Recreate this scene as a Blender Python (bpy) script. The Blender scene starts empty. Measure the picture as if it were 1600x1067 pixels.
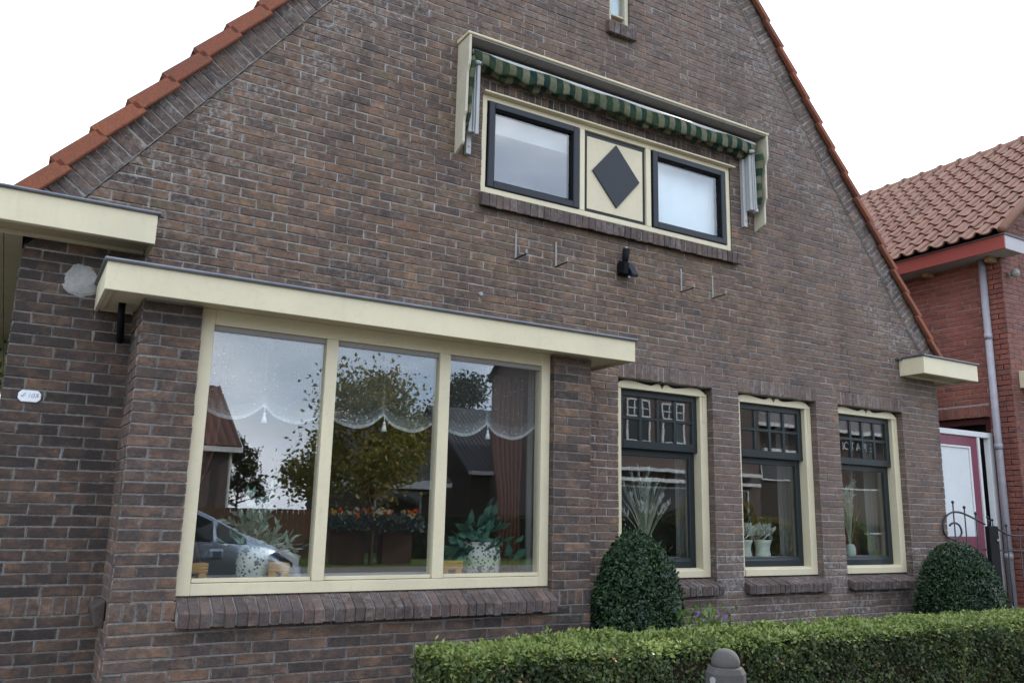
import bpy, bmesh, math, random, zlib
import numpy as np
from mathutils import Vector, Matrix, noise as mnoise
random.seed(7)
RNG = np.random.default_rng(11)
sc = bpy.context.scene
COL = sc.collection
rad = math.radians

# ------------------------------------------------------------------ camera
FWD = Vector((math.sin(.5329)*math.cos(.2026), math.cos(.5329)*math.cos(.2026), math.sin(.2026)))
RT0 = Vector((math.cos(.5329), -math.sin(.5329), 0))
UP0 = RT0.cross(FWD)
ROLL = .0220
RT = RT0*math.cos(ROLL) + UP0*math.sin(ROLL)
UP = UP0*math.cos(ROLL) - RT0*math.sin(ROLL)
CAM = Vector((.0852, -5.6038, 1.65))
FPX = 1312.33
cd = bpy.data.cameras.new('camera')
cd.sensor_fit = 'HORIZONTAL'; cd.sensor_width = 36.0; cd.lens = 36.0*FPX/1600.0
cd.clip_start = .05; cd.clip_end = 5000
cam = bpy.data.objects.new('camera', cd); COL.objects.link(cam)
m3 = Matrix((RT, UP, -FWD)).transposed()
cam.matrix_world = Matrix.Translation(CAM) @ m3.to_4x4()
sc.camera = cam
def project(p):
    d = Vector(p) - CAM; w = d.dot(FWD)
    if w < .1: return None
    return (800 + FPX*d.dot(RT)/w, 533.5 - FPX*d.dot(UP)/w, w)

# ------------------------------------------------------------------ world, sun, exposure
SUN_DIR = Vector((.79, .25, .56)).normalized()
SUN_EL = math.asin(SUN_DIR.z); SUN_AZ = math.atan2(SUN_DIR.x, SUN_DIR.y)   # clockwise from +Y
world = bpy.data.worlds.new('World'); sc.world = world; world.use_nodes = True
wt = world.node_tree; wt.nodes.clear()
def wn(t): return wt.nodes.new(t)
sky = wn('ShaderNodeTexSky'); sky.sky_type = 'NISHITA'; sky.sun_disc = False
sky.sun_elevation = SUN_EL; sky.sun_rotation = SUN_AZ; sky.air_density = 1.0; sky.dust_density = 1.2; sky.ozone_density = 1.2
tc = wn('ShaderNodeTexCoord'); mp = wn('ShaderNodeMapping'); mp.inputs['Scale'].default_value = (1.0, 1.0, 2.4)
mp.inputs['Location'].default_value = (.35, .8, .1)
wt.links.new(tc.outputs['Generated'], mp.inputs['Vector'])
n1 = wn('ShaderNodeTexNoise'); n1.inputs['Scale'].default_value = 2.1; n1.inputs['Detail'].default_value = 7; n1.inputs['Roughness'].default_value = .55
wt.links.new(mp.outputs[0], n1.inputs['Vector'])
r1 = wn('ShaderNodeValToRGB'); r1.color_ramp.elements[0].position = .40; r1.color_ramp.elements[0].color = (.42, .42, .42, 1); r1.color_ramp.elements[1].position = .57
wt.links.new(n1.outputs['Fac'], r1.inputs['Fac'])
n2 = wn('ShaderNodeTexNoise'); n2.inputs['Scale'].default_value = 3.3; n2.inputs['Detail'].default_value = 5
wt.links.new(mp.outputs[0], n2.inputs['Vector'])
r2 = wn('ShaderNodeValToRGB'); r2.color_ramp.elements[0].position = .32; r2.color_ramp.elements[0].color = (3.8, 4.8, 6.6, 1)
r2.color_ramp.elements[1].position = .68; r2.color_ramp.elements[1].color = (9.7, 10.1, 10.8, 1)
wt.links.new(n2.outputs['Fac'], r2.inputs['Fac'])
mx = wn('ShaderNodeMix'); mx.data_type = 'RGBA'
wt.links.new(r1.outputs[0], mx.inputs['Factor']); wt.links.new(sky.outputs[0], mx.inputs['A']); wt.links.new(r2.outputs[0], mx.inputs['B'])
bg = wn('ShaderNodeBackground'); bg.inputs['Strength'].default_value = .11
wt.links.new(mx.outputs['Result'], bg.inputs['Color'])
wo = wn('ShaderNodeOutputWorld'); wt.links.new(bg.outputs[0], wo.inputs[0])
ld = bpy.data.lights.new('sun', 'SUN'); ld.energy = 2.2; ld.angle = rad(.6); ld.color = (1, .95, .87)
sun = bpy.data.objects.new('sun', ld); COL.objects.link(sun)
sun.rotation_euler = (-SUN_DIR).to_track_quat('-Z', 'Y').to_euler(); sun.location = (20, 10, 20)
vs = sc.view_settings; vs.view_transform = 'Standard'; vs.look = 'None'; vs.gamma = 1.0; vs.use_curve_mapping = False
vs.exposure = 1.72
sc.render.engine = 'CYCLES'
cy = sc.cycles
cy.use_denoising = True; cy.max_bounces = 9; cy.diffuse_bounces = 3; cy.glossy_bounces = 4; cy.transmission_bounces = 4; cy.transparent_max_bounces = 14
cy.caustics_reflective = False; cy.caustics_refractive = False; cy.sample_clamp_indirect = 6.0

# ------------------------------------------------------------------ node material helpers
MATS = {}
class NT:
    def __init__(s, name):
        s.m = bpy.data.materials.new(name); s.m.use_nodes = True; s.t = s.m.node_tree; s.t.nodes.clear()
        s.out = s.n('ShaderNodeOutputMaterial'); MATS[name] = s.m
    def n(s, t, **kw):
        x = s.t.nodes.new(t)
        for k, v in kw.items(): setattr(x, k, v)
        return x
    def l(s, a, b): s.t.links.new(a, b)
    def pos(s): return s.n('ShaderNodeNewGeometry').outputs['Position']
    def noise(s, scale, detail=4, rough=.55, vec=None, dist=0):
        x = s.n('ShaderNodeTexNoise'); x.inputs['Scale'].default_value = scale; x.inputs['Detail'].default_value = detail
        x.inputs['Roughness'].default_value = rough; x.inputs['Distortion'].default_value = dist
        s.l(vec if vec is not None else s.pos(), x.inputs['Vector']); return x.outputs['Fac']
    def ramp(s, fac, stops, interp='LINEAR'):
        x = s.n('ShaderNodeValToRGB'); cr = x.color_ramp; cr.interpolation = interp
        while len(cr.elements) < len(stops): cr.elements.new(.5)
        for e, (p, c) in zip(cr.elements, stops):
            e.position = p; e.color = (c, c, c, 1) if isinstance(c, (int, float)) else (*c, 1)
        s.l(fac, x.inputs['Fac']); return x.outputs['Color']
    def mix(s, fac, a, b, mode='MIX'):
        x = s.n('ShaderNodeMix', data_type='RGBA', blend_type=mode)
        for sock, v in (('Factor', fac), ('A', a), ('B', b)):
            if isinstance(v, (int, float)) and sock == 'Factor': x.inputs[0].default_value = v
            elif isinstance(v, (tuple, list)): x.inputs[sock].default_value = (*v, 1)
            elif isinstance(v, (int, float)): x.inputs[sock].default_value = (v, v, v, 1)
            else: s.l(v, x.inputs[0] if sock == 'Factor' else x.inputs[sock])
        return x.outputs['Result']
    def math(s, op, a, b=None, c=None):
        x = s.n('ShaderNodeMath', operation=op)
        for i, v in enumerate((a, b, c)):
            if v is None: continue
            if isinstance(v, (int, float)): x.inputs[i].default_value = v
            else: s.l(v, x.inputs[i])
        return x.outputs[0]
    def attr(s, name): return s.n('ShaderNodeAttribute', attribute_name=name).outputs['Fac']
    def bump(s, h, strength=.3, dist=.01, normal=None):
        x = s.n('ShaderNodeBump'); x.inputs['Strength'].default_value = strength; x.inputs['Distance'].default_value = dist
        s.l(h, x.inputs['Height'])
        if normal is not None: s.l(normal, x.inputs['Normal'])
        return x.outputs['Normal']
    def pbsdf(s, color, rough=.6, spec=.3, metal=0., normal=None, coat=0.):
        x = s.n('ShaderNodeBsdfPrincipled')
        for k, v in (('Base Color', color), ('Roughness', rough), ('Specular IOR Level', spec), ('Metallic', metal), ('Coat Weight', coat)):
            if isinstance(v, (tuple, list)): x.inputs[k].default_value = (*v, 1)
            elif isinstance(v, (int, float)): x.inputs[k].default_value = v
            else: s.l(v, x.inputs[k])
        if normal is not None: s.l(normal, x.inputs['Normal'])
        return x.outputs[0]
    def done(s, sh): s.l(sh, s.out.inputs['Surface']); return s.m

def brick_mat(name, stops, purple=(.168, .126, .118), bloom=(.40, .38, .365), warm=(.285, .158, .092), smear=(.37, .345, .315), wf=.8):
    k = NT(name); tone = k.attr('tone'); zone = k.attr('zone'); blm = k.attr('bloom'); edge = k.attr('edge')
    off = k.n('ShaderNodeVectorMath', operation='ADD'); sc_ = k.n('ShaderNodeVectorMath', operation='MULTIPLY'); sc_.inputs[1].default_value = (1, 1, 1.7)
    k.l(k.pos(), sc_.inputs[0]); k.l(sc_.outputs[0], off.inputs[0]); k.l(k.math('MULTIPLY', tone, 53.0), off.inputs[1]); vec = off.outputs[0]
    base = k.ramp(tone, stops)
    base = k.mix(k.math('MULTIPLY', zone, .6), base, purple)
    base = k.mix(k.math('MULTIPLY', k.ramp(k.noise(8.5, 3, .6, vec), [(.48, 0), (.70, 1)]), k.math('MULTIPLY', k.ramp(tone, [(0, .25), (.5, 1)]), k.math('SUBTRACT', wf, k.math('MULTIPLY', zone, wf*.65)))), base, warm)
    base = k.mix(k.ramp(k.noise(8.5, 4, .65, k.pos()), [(.54, 0), (.72, .65)]), base, (.046, .037, .033))
    base = k.mix(k.ramp(k.noise(19, 4, .65, vec), [(.52, 0), (.74, .7)]), base, (.050, .040, .038))
    base = k.mix(k.ramp(k.noise(75, 5, .7), [(.30, .6), (.58, 0)]), base, k.mix(1, base, (.45, .44, .44), 'MULTIPLY'))
    base = k.mix(k.ramp(k.noise(46, 4, .7), [(.58, 0), (.72, .45)]), base, k.mix(1, base, (1.7, 1.6, 1.5), 'MULTIPLY'))
    st = k.n('ShaderNodeVectorMath', operation='MULTIPLY'); st.inputs[1].default_value = (2.6, 2.6, .38); k.l(k.pos(), st.inputs[0])
    base = k.mix(1, base, k.ramp(k.noise(1.0, 5, .62, st.outputs[0]), [(.30, (.72, .71, .71)), (.50, (1, 1, 1)), (.72, (1.22, 1.2, 1.16))]), 'MULTIPLY')
    w = k.math('MULTIPLY', k.ramp(k.noise(24, 6, .75), [(.47, 0), (.64, 1)]), blm)
    w2 = k.math('MULTIPLY', k.ramp(k.noise(2.6, 4, .65), [(.40, .25), (.62, 1)]), w)
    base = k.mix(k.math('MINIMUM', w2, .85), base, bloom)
    base = k.mix(k.math('MULTIPLY', edge, k.ramp(k.noise(33, 5, .75), [(.46, .05), (.60, .95)])), base, smear)
    nb = k.bump(k.noise(95, 6, .7), .6, .005, k.bump(k.noise(28, 4, .6), .6, .008))
    return k.done(k.pbsdf(base, k.ramp(k.noise(60, 3), [(.2, .70), (.8, .92)]), .25, 0, nb))
brick_mat('brick', [(0, (.040, .032, .028)), (.16, (.066, .048, .040)), (.36, (.104, .068, .049)), (.6, (.132, .083, .055)), (.82, (.128, .090, .051)), (1, (.18, .090, .054))])
brick_mat('brick_sill', [(0, (.062, .048, .044)), (.5, (.088, .066, .058)), (1, (.110, .075, .064))], wf=.35)
brick_mat('brick_red', [(0, (.21, .072, .054)), (.4, (.25, .082, .058)), (.75, (.28, .092, .064)), (1, (.20, .084, .068))], (.14, .08, .07), warm=(.31, .12, .08), smear=(.32, .23, .20), wf=.5)
def mortar_mat(name, a, b):
    k = NT(name); c = k.mix(k.ramp(k.noise(5, 5, .65), [(.35, 0), (.68, 1)]), a, b)
    c = k.mix(k.ramp(k.noise(60, 4), [(.3, .5), (.6, 0)]), c, k.mix(1, c, (.6, .6, .6), 'MULTIPLY'))
    k.done(k.pbsdf(c, .95, .1, 0, k.bump(k.noise(150, 4, .7), .6, .004)))
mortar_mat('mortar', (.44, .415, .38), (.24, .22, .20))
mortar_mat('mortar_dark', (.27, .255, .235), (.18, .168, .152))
mortar_mat('mortar_red', (.42, .32, .28), (.34, .25, .22))
mortar_mat('concrete_patch', (.36, .35, .33), (.29, .28, .265))
def paint_mat(name, col, rough=.42, dirt=.25, spec=.4, var=.06, scale=3.0, dirtcol=None):
    k = NT(name); d = dirtcol or tuple(c*.45 for c in col)
    c = k.mix(k.ramp(k.noise(scale, 5, .62), [(.3, 0), (.75, 1)]), col, tuple(v*(1-var*2) for v in col))
    c = k.mix(k.math('MULTIPLY', k.ramp(k.noise(scale*9, 6, .72), [(.54, 0), (.80, 1)]), dirt), c, d)
    if name.startswith('cream'):
        sv = k.n('ShaderNodeVectorMath', operation='MULTIPLY'); sv.inputs[1].default_value = (9, 9, .7); k.l(k.pos(), sv.inputs[0])
        c = k.mix(k.ramp(k.noise(1.6, 5, .7, sv.outputs[0]), [(.54, 0), (.80, .20)]), c, tuple(v*.6 for v in col))
        c = k.mix(k.ramp(k.noise(.9, 4, .6), [(.42, 0), (.72, .08)]), c, (.42, .37, .25))
    k.done(k.pbsdf(c, k.ramp(k.noise(30, 3), [(.3, rough*.94), (.7, min(1, rough*1.08))]), spec, 0, k.bump(k.noise(60, 3), .05, .002)))
paint_mat('cream', (.645, .565, .385), .45, .28)
paint_mat('cream_soft', (.60, .52, .355), .5, .35)
paint_mat('cream_aged', (.53, .48, .36), .6, .8, .25, .12, 5, (.13, .12, .07))
paint_mat('anthracite', (.017, .020, .026), .40, .0, .28, .05, 4, (.06, .065, .065))
paint_mat('black_green', (.015, .021, .022), .35, .0, .35, .05, 4, (.045, .05, .05))
paint_mat('charcoal_board', (.022, .023, .026), .5, .3, .3)
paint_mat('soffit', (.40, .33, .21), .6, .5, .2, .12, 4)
paint_mat('soffit_grey', (.30, .28, .26), .7, .5, .2)
paint_mat('black_paint', (.008, .008, .009), .65, .0, .1)
paint_mat('iron', (.014, .015, .016), .45, .3, .4)
paint_mat('steel', (.24, .235, .22), .45, .5, .5, .1, 30, (.12, .08, .05))
paint_mat('white_metal', (.38, .38, .37), .4, .35, .4)
paint_mat('white_paint', (.70, .70, .69), .5, .5, .3, .06, 4, (.38, .37, .35))
paint_mat('door_white', (.66, .68, .68), .5, .35, .35, .05, 2)
paint_mat('maroon', (.20, .055, .085), .45, .4, .35)
paint_mat('dark_red', (.052, .012, .012), .45, .3, .35)
paint_mat('fascia_red', (.27, .055, .040), .45, .4, .35)
paint_mat('grey_paint', (.42, .39, .40), .5, .4, .3)
paint_mat('white_clean', (.74, .75, .74), .5, .1, .3)
paint_mat('room', (.20, .18, .15), .9, .1, .1)
paint_mat('room_floor', (.12, .08, .05), .7, .1, .1)
paint_mat('oak', (.48, .27, .085), .5, .3, .3, .1, 20)
paint_mat('wood_raw', (.38, .24, .14), .8, .5, .1, .15, 12)
paint_mat('fence_wood', (.16, .09, .06), .8, .4, .1, .15, 10)
paint_mat('concrete_post', (.085, .080, .073), .9, .7, .1, .12, 14, (.055, .052, .045))
paint_mat('concrete_cap', (.098, .092, .085), .9, .6, .1, .12, 18, (.06, .055, .05))
paint_mat('soil', (.05, .04, .03), 1, .4, .05)
paint_mat('lawn', (.075, .12, .03), .95, .4, .05, .15, 8, (.05, .06, .02))
paint_mat('asphalt', (.055, .055, .055), .9, .4, .15, .1, 6)
paint_mat('paving', (.20, .185, .175), .9, .5, .1, .1, 6)
paint_mat('shrub_core', (.010, .014, .008), 1, 0, 0)
paint_mat('hedge_core', (.035, .026, .019), 1, .5, 0, .2, 30, (.09, .065, .045))
paint_mat('bark', (.09, .065, .045), .95, .4, .05, .2, 20)
paint_mat('dark_brick', (.075, .060, .052), .9, .4, .15, .12, 30)
paint_mat('pink_brick', (.15, .115, .105), .9, .4, .15, .1, 30)
paint_mat('dark_tile', (.050, .050, .056), .6, .3, .3)
paint_mat('brown_tile', (.10, .055, .045), .75, .4, .2)
paint_mat('grey_tile', (.15, .14, .145), .7, .4, .2)
paint_mat('car_tyre', (.015, .015, .015), .8, .2, .2)
paint_mat('planter', (.075, .042, .030), .8, .3, .1)
paint_mat('lead', (.10, .105, .115), .5, .4, .4, .1, 8)
k = NT('zinc'); z = k.noise(7, 5, .6)
k.done(k.pbsdf(k.ramp(z, [(.3, (.115, .125, .145)), (.75, (.20, .21, .225))]), k.ramp(z, [(.3, .38), (.7, .55)]), .5, .75))
k = NT('zinc_pipe'); z = k.noise(9, 5, .6)
k.done(k.pbsdf(k.ramp(z, [(.3, (.26, .245, .265)), (.75, (.34, .32, .34))]), .55, .4, .15))
k = NT('car_paint'); k.done(k.pbsdf((.34, .41, .51), .25, .6, .8, None, 1.0))
k = NT('chrome'); k.done(k.pbsdf((.7, .7, .72), .15, .5, 1.0))
k = NT('car_glass'); k.done(k.pbsdf((.008, .012, .012), .04, .6))
k = NT('lamp_lens'); k.done(k.pbsdf((.25, .27, .3), .08, .6))
k = NT('blind'); c = k.mix(k.ramp(k.noise(2, 3), [(.3, 0), (.7, 1)]), (.74, .79, .80), (.66, .72, .74)); k.done(k.pbsdf(c, .85, .1))
k = NT('gray_blind'); k.done(k.pbsdf((.28, .30, .30), .9, .1))
k = NT('gray_curtain'); k.done(k.pbsdf((.22, .22, .20), .9, .1))
k = NT('drape'); c = k.mix(k.noise(9, 4), (.115, .055, .038), (.17, .08, .054)); k.done(k.pbsdf(c, .9, .1))
# clay tiles, one hue per tile from the object
def tile_mat(name, a, b, c_, moss, odd=True):
    k = NT(name); oi = k.n('ShaderNodeObjectInfo').outputs['Random']
    base = k.ramp(oi, [(0, a), (.55, b), (.975, c_)] + ([(.982, (.105, .10, .12)), (1, (.13, .115, .12))] if odd else [(.99, a), (1, a)]))
    base = k.mix(k.ramp(k.noise(11, 6, .7), [(.42, 0), (.72, .7)]), base, moss)
    base = k.mix(k.ramp(k.noise(70, 4), [(.3, .4), (.6, 0)]), base, (.04, .03, .025))
    k.done(k.pbsdf(base, .8, .25, 0, k.bump(k.noise(60, 5, .7), .4, .004)))
tile_mat('verge_clay', (.25, .080, .042), (.30, .096, .048), (.22, .070, .042), (.16, .080, .052), False)
tile_mat('pantile_clay', (.26, .130, .092), (.30, .152, .106), (.235, .118, .088), (.24, .18, .125), False)
# glass: two skins per face, the rest of the light passes straight through
def glass_mat(name, warp, wscale, tint=(.965, .98, .975)):
    k = NT(name)
    ge = k.n('ShaderNodeNewGeometry'); dt = k.n('ShaderNodeVectorMath', operation='DOT_PRODUCT'); k.l(ge.outputs['Normal'], dt.inputs[0]); k.l(ge.outputs['Incoming'], dt.inputs[1])
    c5 = k.math('POWER', k.math('SUBTRACT', 1.0, k.math('ABSOLUTE', dt.outputs['Value'])), 5.0)
    one = k.math('MULTIPLY', k.math('SUBTRACT', 1.0, c5), .948); fac = k.math('SUBTRACT', 1.0, k.math('MULTIPLY', one, one))
    gl = k.n('ShaderNodeBsdfGlossy'); gl.inputs['Roughness'].default_value = 0.0; gl.inputs['Color'].default_value = (1, 1, 1, 1)
    tr = k.n('ShaderNodeBsdfTransparent'); tr.inputs['Color'].default_value = (*tint, 1)
    if warp: k.l(k.bump(k.noise(wscale, 1.5, .4), warp, .02), gl.inputs['Normal'])
    ms = k.n('ShaderNodeMixShader'); k.l(fac, ms.inputs[0]); k.l(tr.outputs[0], ms.inputs[1]); k.l(gl.outputs[0], ms.inputs[2])
    k.done(ms.outputs[0])
glass_mat('glass', .0025, 1.3)
glass_mat('glass_old', .012, 4.0)
# lace: open weave with raised dots, hem solid
k = NT('lace'); pos = k.pos()
vo = k.n('ShaderNodeTexVoronoi'); vo.inputs['Scale'].default_value = 34; k.l(pos, vo.inputs['Vector'])
dots = k.ramp(vo.outputs['Distance'], [(.12, .42), (.24, 0)])
wv = k.ramp(k.noise(420, 2), [(.3, .05), (.7, .13)])
al = k.math('MINIMUM', k.math('ADD', k.math('MAXIMUM', dots, wv), k.attr('hem')), .92)
df = k.n('ShaderNodeBsdfDiffuse'); df.inputs['Color'].default_value = (.8, .83, .82, 1)
tl = k.n('ShaderNodeBsdfTranslucent'); tl.inputs['Color'].default_value = (.7, .72, .72, 1)
a = k.n('ShaderNodeMixShader'); a.inputs[0].default_value = .3; k.l(df.outputs[0], a.inputs[1]); k.l(tl.outputs[0], a.inputs[2])
tr = k.n('ShaderNodeBsdfTransparent'); ms = k.n('ShaderNodeMixShader'); k.l(al, ms.inputs[0]); k.l(tr.outputs[0], ms.inputs[1]); k.l(a.outputs[0], ms.inputs[2]); k.done(ms.outputs[0])
# leaves
def leaf_mat(name, stops, trans=.3, rough=.45):
    k = NT(name); c = k.ramp(k.attr('tone'), stops)
    p = k.pbsdf(c, rough, .35); tl = k.n('ShaderNodeBsdfTranslucent'); k.l(c, tl.inputs['Color'])
    ms = k.n('ShaderNodeMixShader'); ms.inputs[0].default_value = trans; k.l(p, ms.inputs[1]); k.l(tl.outputs[0], ms.inputs[2]); k.done(ms.outputs[0])
leaf_mat('hedge_leaf', [(0, (.018, .028, .011)), (.4, (.050, .072, .023)), (.75, (.105, .14, .042)), (.95, (.20, .235, .075)), (1, (.24, .15, .07))], .35)
leaf_mat('skylit_young_leaf', [(0, (.10, .14, .035)), (.5, (.20, .26, .065)), (1, (.32, .36, .11))], .35)  # yellow-green new leaf, brightened to hold the skylight of the hedge top
leaf_mat('box_leaf', [(0, (.010, .024, .012)), (.5, (.022, .050, .020)), (.9, (.045, .088, .030)), (1, (.11, .17, .04))], .2, .35)
leaf_mat('tree_leaf', [(0, (.075, .095, .018)), (.4, (.14, .15, .028)), (.75, (.26, .20, .035)), (1, (.32, .18, .03))], .4)
leaf_mat('dark_leaf', [(0, (.018, .028, .012)), (.6, (.045, .058, .02)), (1, (.10, .10, .025))], .3)
leaf_mat('house_leaf', [(0, (.045, .11, .08)), (.6, (.08, .18, .13)), (1, (.14, .25, .18))], .25, .35)
leaf_mat('pale_leaf', [(0, (.16, .25, .20)), (.6, (.25, .36, .29)), (1, (.38, .46, .38))], .25, .5)
leaf_mat('dry_grass', [(0, (.30, .34, .22)), (.6, (.46, .48, .35)), (1, (.62, .63, .52))], .3, .7)
leaf_mat('feather', [(0, (.48, .52, .44)), (1, (.72, .74, .68))], .4, .9)
leaf_mat('blue_leaf', [(0, (.05, .08, .08)), (1, (.16, .22, .22))], .2)
leaf_mat('petals', [(0, (.75, .22, .03)), (.4, (.7, .12, .02)), (.6, (.7, .5, .1)), (1, (.75, .75, .7))], .3)
leaf_mat('violet_petals', [(0, (.25, .06, .42)), (1, (.42, .16, .6))], .3)
leaf_mat('bright_leaf', [(0, (.08, .13, .03)), (1, (.16, .24, .05))], .4)
# awning cloth: woven green and beige stripes across the width
def stripe_mat(name, axis, period, off=0.):
    k = NT(name); sx = k.n('ShaderNodeSeparateXYZ'); k.l(k.pos(), sx.inputs[0])
    f = k.math('FRACT', k.math('DIVIDE', k.math('ADD', sx.outputs[axis], off), period)); s_ = k.math('GREATER_THAN', f, .5)
    c = k.mix(s_, (.012, .037, .031), (.20, .188, .125))
    c = k.mix(k.ramp(k.noise(5, 5, .65), [(.38, 0), (.66, .75)]), c, (.060, .080, .036))
    c = k.mix(k.ramp(k.noise(40, 4), [(.35, .35), (.6, 0)]), c, (.02, .03, .02))
    p = k.pbsdf(c, .9, .1, 0, k.bump(k.noise(250, 2), .3, .002)); tl = k.n('ShaderNodeBsdfTranslucent'); k.l(c, tl.inputs['Color'])
    ms = k.n('ShaderNodeMixShader'); ms.inputs[0].default_value = .12; k.l(p, ms.inputs[1]); k.l(tl.outputs[0], ms.inputs[2]); k.done(ms.outputs[0])
stripe_mat('stripe_across', 'X', .132)
stripe_mat('stripe_down', 'Z', .150)
# delft-like pots
k = NT('patterned_pot'); vo = k.n('ShaderNodeTexVoronoi'); vo.inputs['Scale'].default_value = 46; vo.inputs['Randomness'].default_value = .9; k.l(k.pos(), vo.inputs['Vector'])
c = k.mix(k.ramp(vo.outputs['Distance'], [(.26, 0), (.42, 1)]), (.035, .05, .06), (.50, .50, .43))
vo2 = k.n('ShaderNodeTexVoronoi'); vo2.inputs['Scale'].default_value = 13; k.l(k.pos(), vo2.inputs['Vector'])
c = k.mix(k.ramp(vo2.outputs['Distance'], [(.20, .9), (.30, 0)]), c, (.03, .045, .075)); k.done(k.pbsdf(c, .2, .5))
k = NT('pale_pot'); k.done(k.pbsdf(k.mix(k.noise(30, 4), (.44, .50, .43), (.56, .60, .52)), .6, .3))
k = NT('wire'); k.done(k.pbsdf((.55, .55, .54), .4, .5, .6))
k = NT('sign_ink'); k.done(k.pbsdf((.62, .70, .76), .5, .3))
k = NT('plate_enamel'); k.done(k.pbsdf(k.mix(k.noise(30, 3), (.78, .80, .80), (.66, .68, .70)), .25, .5))
k = NT('plate_ink'); k.done(k.pbsdf((.32, .27, .38), .5, .3))

# ------------------------------------------------------------------ mesh builder
def tagp(o, label=None, cat=None, group=None, kind=None):
    if label: o['label'] = label
    if cat: o['category'] = cat
    if group: o['group'] = group
    if kind: o['kind'] = kind
    return o
def empty(name, loc, label, cat, group=None):
    o = bpy.data.objects.new(name, None); COL.objects.link(o); o.location = loc; o.empty_display_size = .1
    return tagp(o, label, cat, group)
class MB:
    def __init__(s): s.v = []; s.f = []; s.a = {}
    def vert(s, p): s.v.append(tuple(p)); return len(s.v)-1
    def face(s, ids, **at):
        s.f.append(tuple(ids))
        for k_ in s.a: s.a[k_].append(at.get(k_, 0.))
        for k_, v_ in at.items():
            if k_ not in s.a: s.a[k_] = [0.]*(len(s.f)-1) + [v_]
    def poly(s, pts, **at): s.face([s.vert(p) for p in pts], **at)
    def box(s, x0, x1, y0, y1, z0, z1, **at):
        b = len(s.v)
        s.v += [(x0,y0,z0),(x1,y0,z0),(x1,y1,z0),(x0,y1,z0),(x0,y0,z1),(x1,y0,z1),(x1,y1,z1),(x0,y1,z1)]
        for q in ((0,3,2,1),(4,5,6,7),(0,1,5,4),(1,2,6,5),(2,3,7,6),(3,0,4,7)): s.face([b+i for i in q], **at)
        return s
    def prism(s, pts, fn, **at):
        """pts: list of 2d points (ccw); fn(p, t) -> 3d for t 0/1"""
        n = len(pts); a = [s.vert(fn(p, 0)) for p in pts]; b = [s.vert(fn(p, 1)) for p in pts]
        s.face(a[::-1], **at); s.face(b, **at)
        for i in range(n): s.face((a[i], a[(i+1) % n], b[(i+1) % n], b[i]), **at)
        return s
    def tube(s, path, r, n=8, caps=True, **at):
        path = [Vector(p) for p in path]; rr = r if isinstance(r, (list, tuple)) else [r]*len(path); rings = []
        ref = None
        for i, p in enumerate(path):
            d = (path[min(i+1, len(path)-1)] - path[max(i-1, 0)]).normalized()
            if ref is None: ref = d.orthogonal().normalized()
            u = (ref - d*ref.dot(d)).normalized(); ref = u; w = d.cross(u)
            rings.append([s.vert(p + (u*math.cos(2*math.pi*j/n) + w*math.sin(2*math.pi*j/n))*rr[i]) for j in range(n)])
        for a, b in zip(rings, rings[1:]):
            for j in range(n): s.face((a[j], a[(j+1) % n], b[(j+1) % n], b[j]), **at)
        if caps: s.face(rings[0][::-1], **at); s.face(rings[-1], **at)
        return s
    def lathe(s, prof, c, n=24, **at):
        rings = [[s.vert((c[0]+r*math.cos(2*math.pi*j/n), c[1]+r*math.sin(2*math.pi*j/n), c[2]+z)) for j in range(n)] for r, z in prof]
        for a, b in zip(rings, rings[1:]):
            for j in range(n): s.face((a[j], a[(j+1) % n], b[(j+1) % n], b[j]), **at)
        s.face(rings[0][::-1], **at); s.face(rings[-1], **at); return s
    def grid(s, P, **at):
        ids = [[s.vert(p) for p in row] for row in P]
        for r0, r1 in zip(ids, ids[1:]):
            for i in range(len(r0)-1): s.face((r0[i], r0[i+1], r1[i+1], r1[i]), **at)
        return s
    def mesh(s, name):
        me = bpy.data.meshes.new(name); me.from_pydata(s.v, [], s.f)
        for k_, vals in s.a.items():
            at = me.attributes.new(k_, 'FLOAT', 'FACE'); at.data.foreach_set('value', np.array(vals, dtype=np.float32))
        me.update(); return me
    def build(s, name, mat, parent=None, smooth=False, bevel=0., kind=None, solid=0.):
        me = s.mesh(name)
        if bevel or True:
            bm = bmesh.new(); bm.from_mesh(me)
            bmesh.ops.recalc_face_normals(bm, faces=bm.faces) if not smooth or bevel else None
            if bevel:
                es = [e for e in bm.edges if len(e.link_faces) == 2 and e.calc_face_angle(0) > .5]
                bmesh.ops.bevel(bm, geom=es, offset=bevel, segments=1, affect='EDGES', clamp_overlap=True)
            bm.to_mesh(me); bm.free()
        return link(name, me, mat, parent, smooth, kind, solid)
def link(name, me, mat, parent=None, smooth=False, kind=None, solid=0.):
    if mat and not me.materials: me.materials.append(MATS[mat])
    if smooth: me.polygons.foreach_set('use_smooth', [True]*len(me.polygons))
    o = bpy.data.objects.new(name, me); COL.objects.link(o)
    if solid:
        md = o.modifiers.new('thickness', 'SOLIDIFY'); md.thickness = solid; md.offset = 0
    if parent is not None:
        o.parent = parent
        b = parent; T = Matrix()
        while b is not None: T = T @ Matrix.Translation(b.location) if b.type == 'EMPTY' else T; b = b.parent
        if parent.type == 'EMPTY': o.matrix_parent_inverse = Matrix.Translation(parent.location).inverted()
    if kind: o['kind'] = kind
    return o
def bar(x0, x1, y0, y1, z0, z1): return MB().box(x0, x1, y0, y1, z0, z1)

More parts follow.
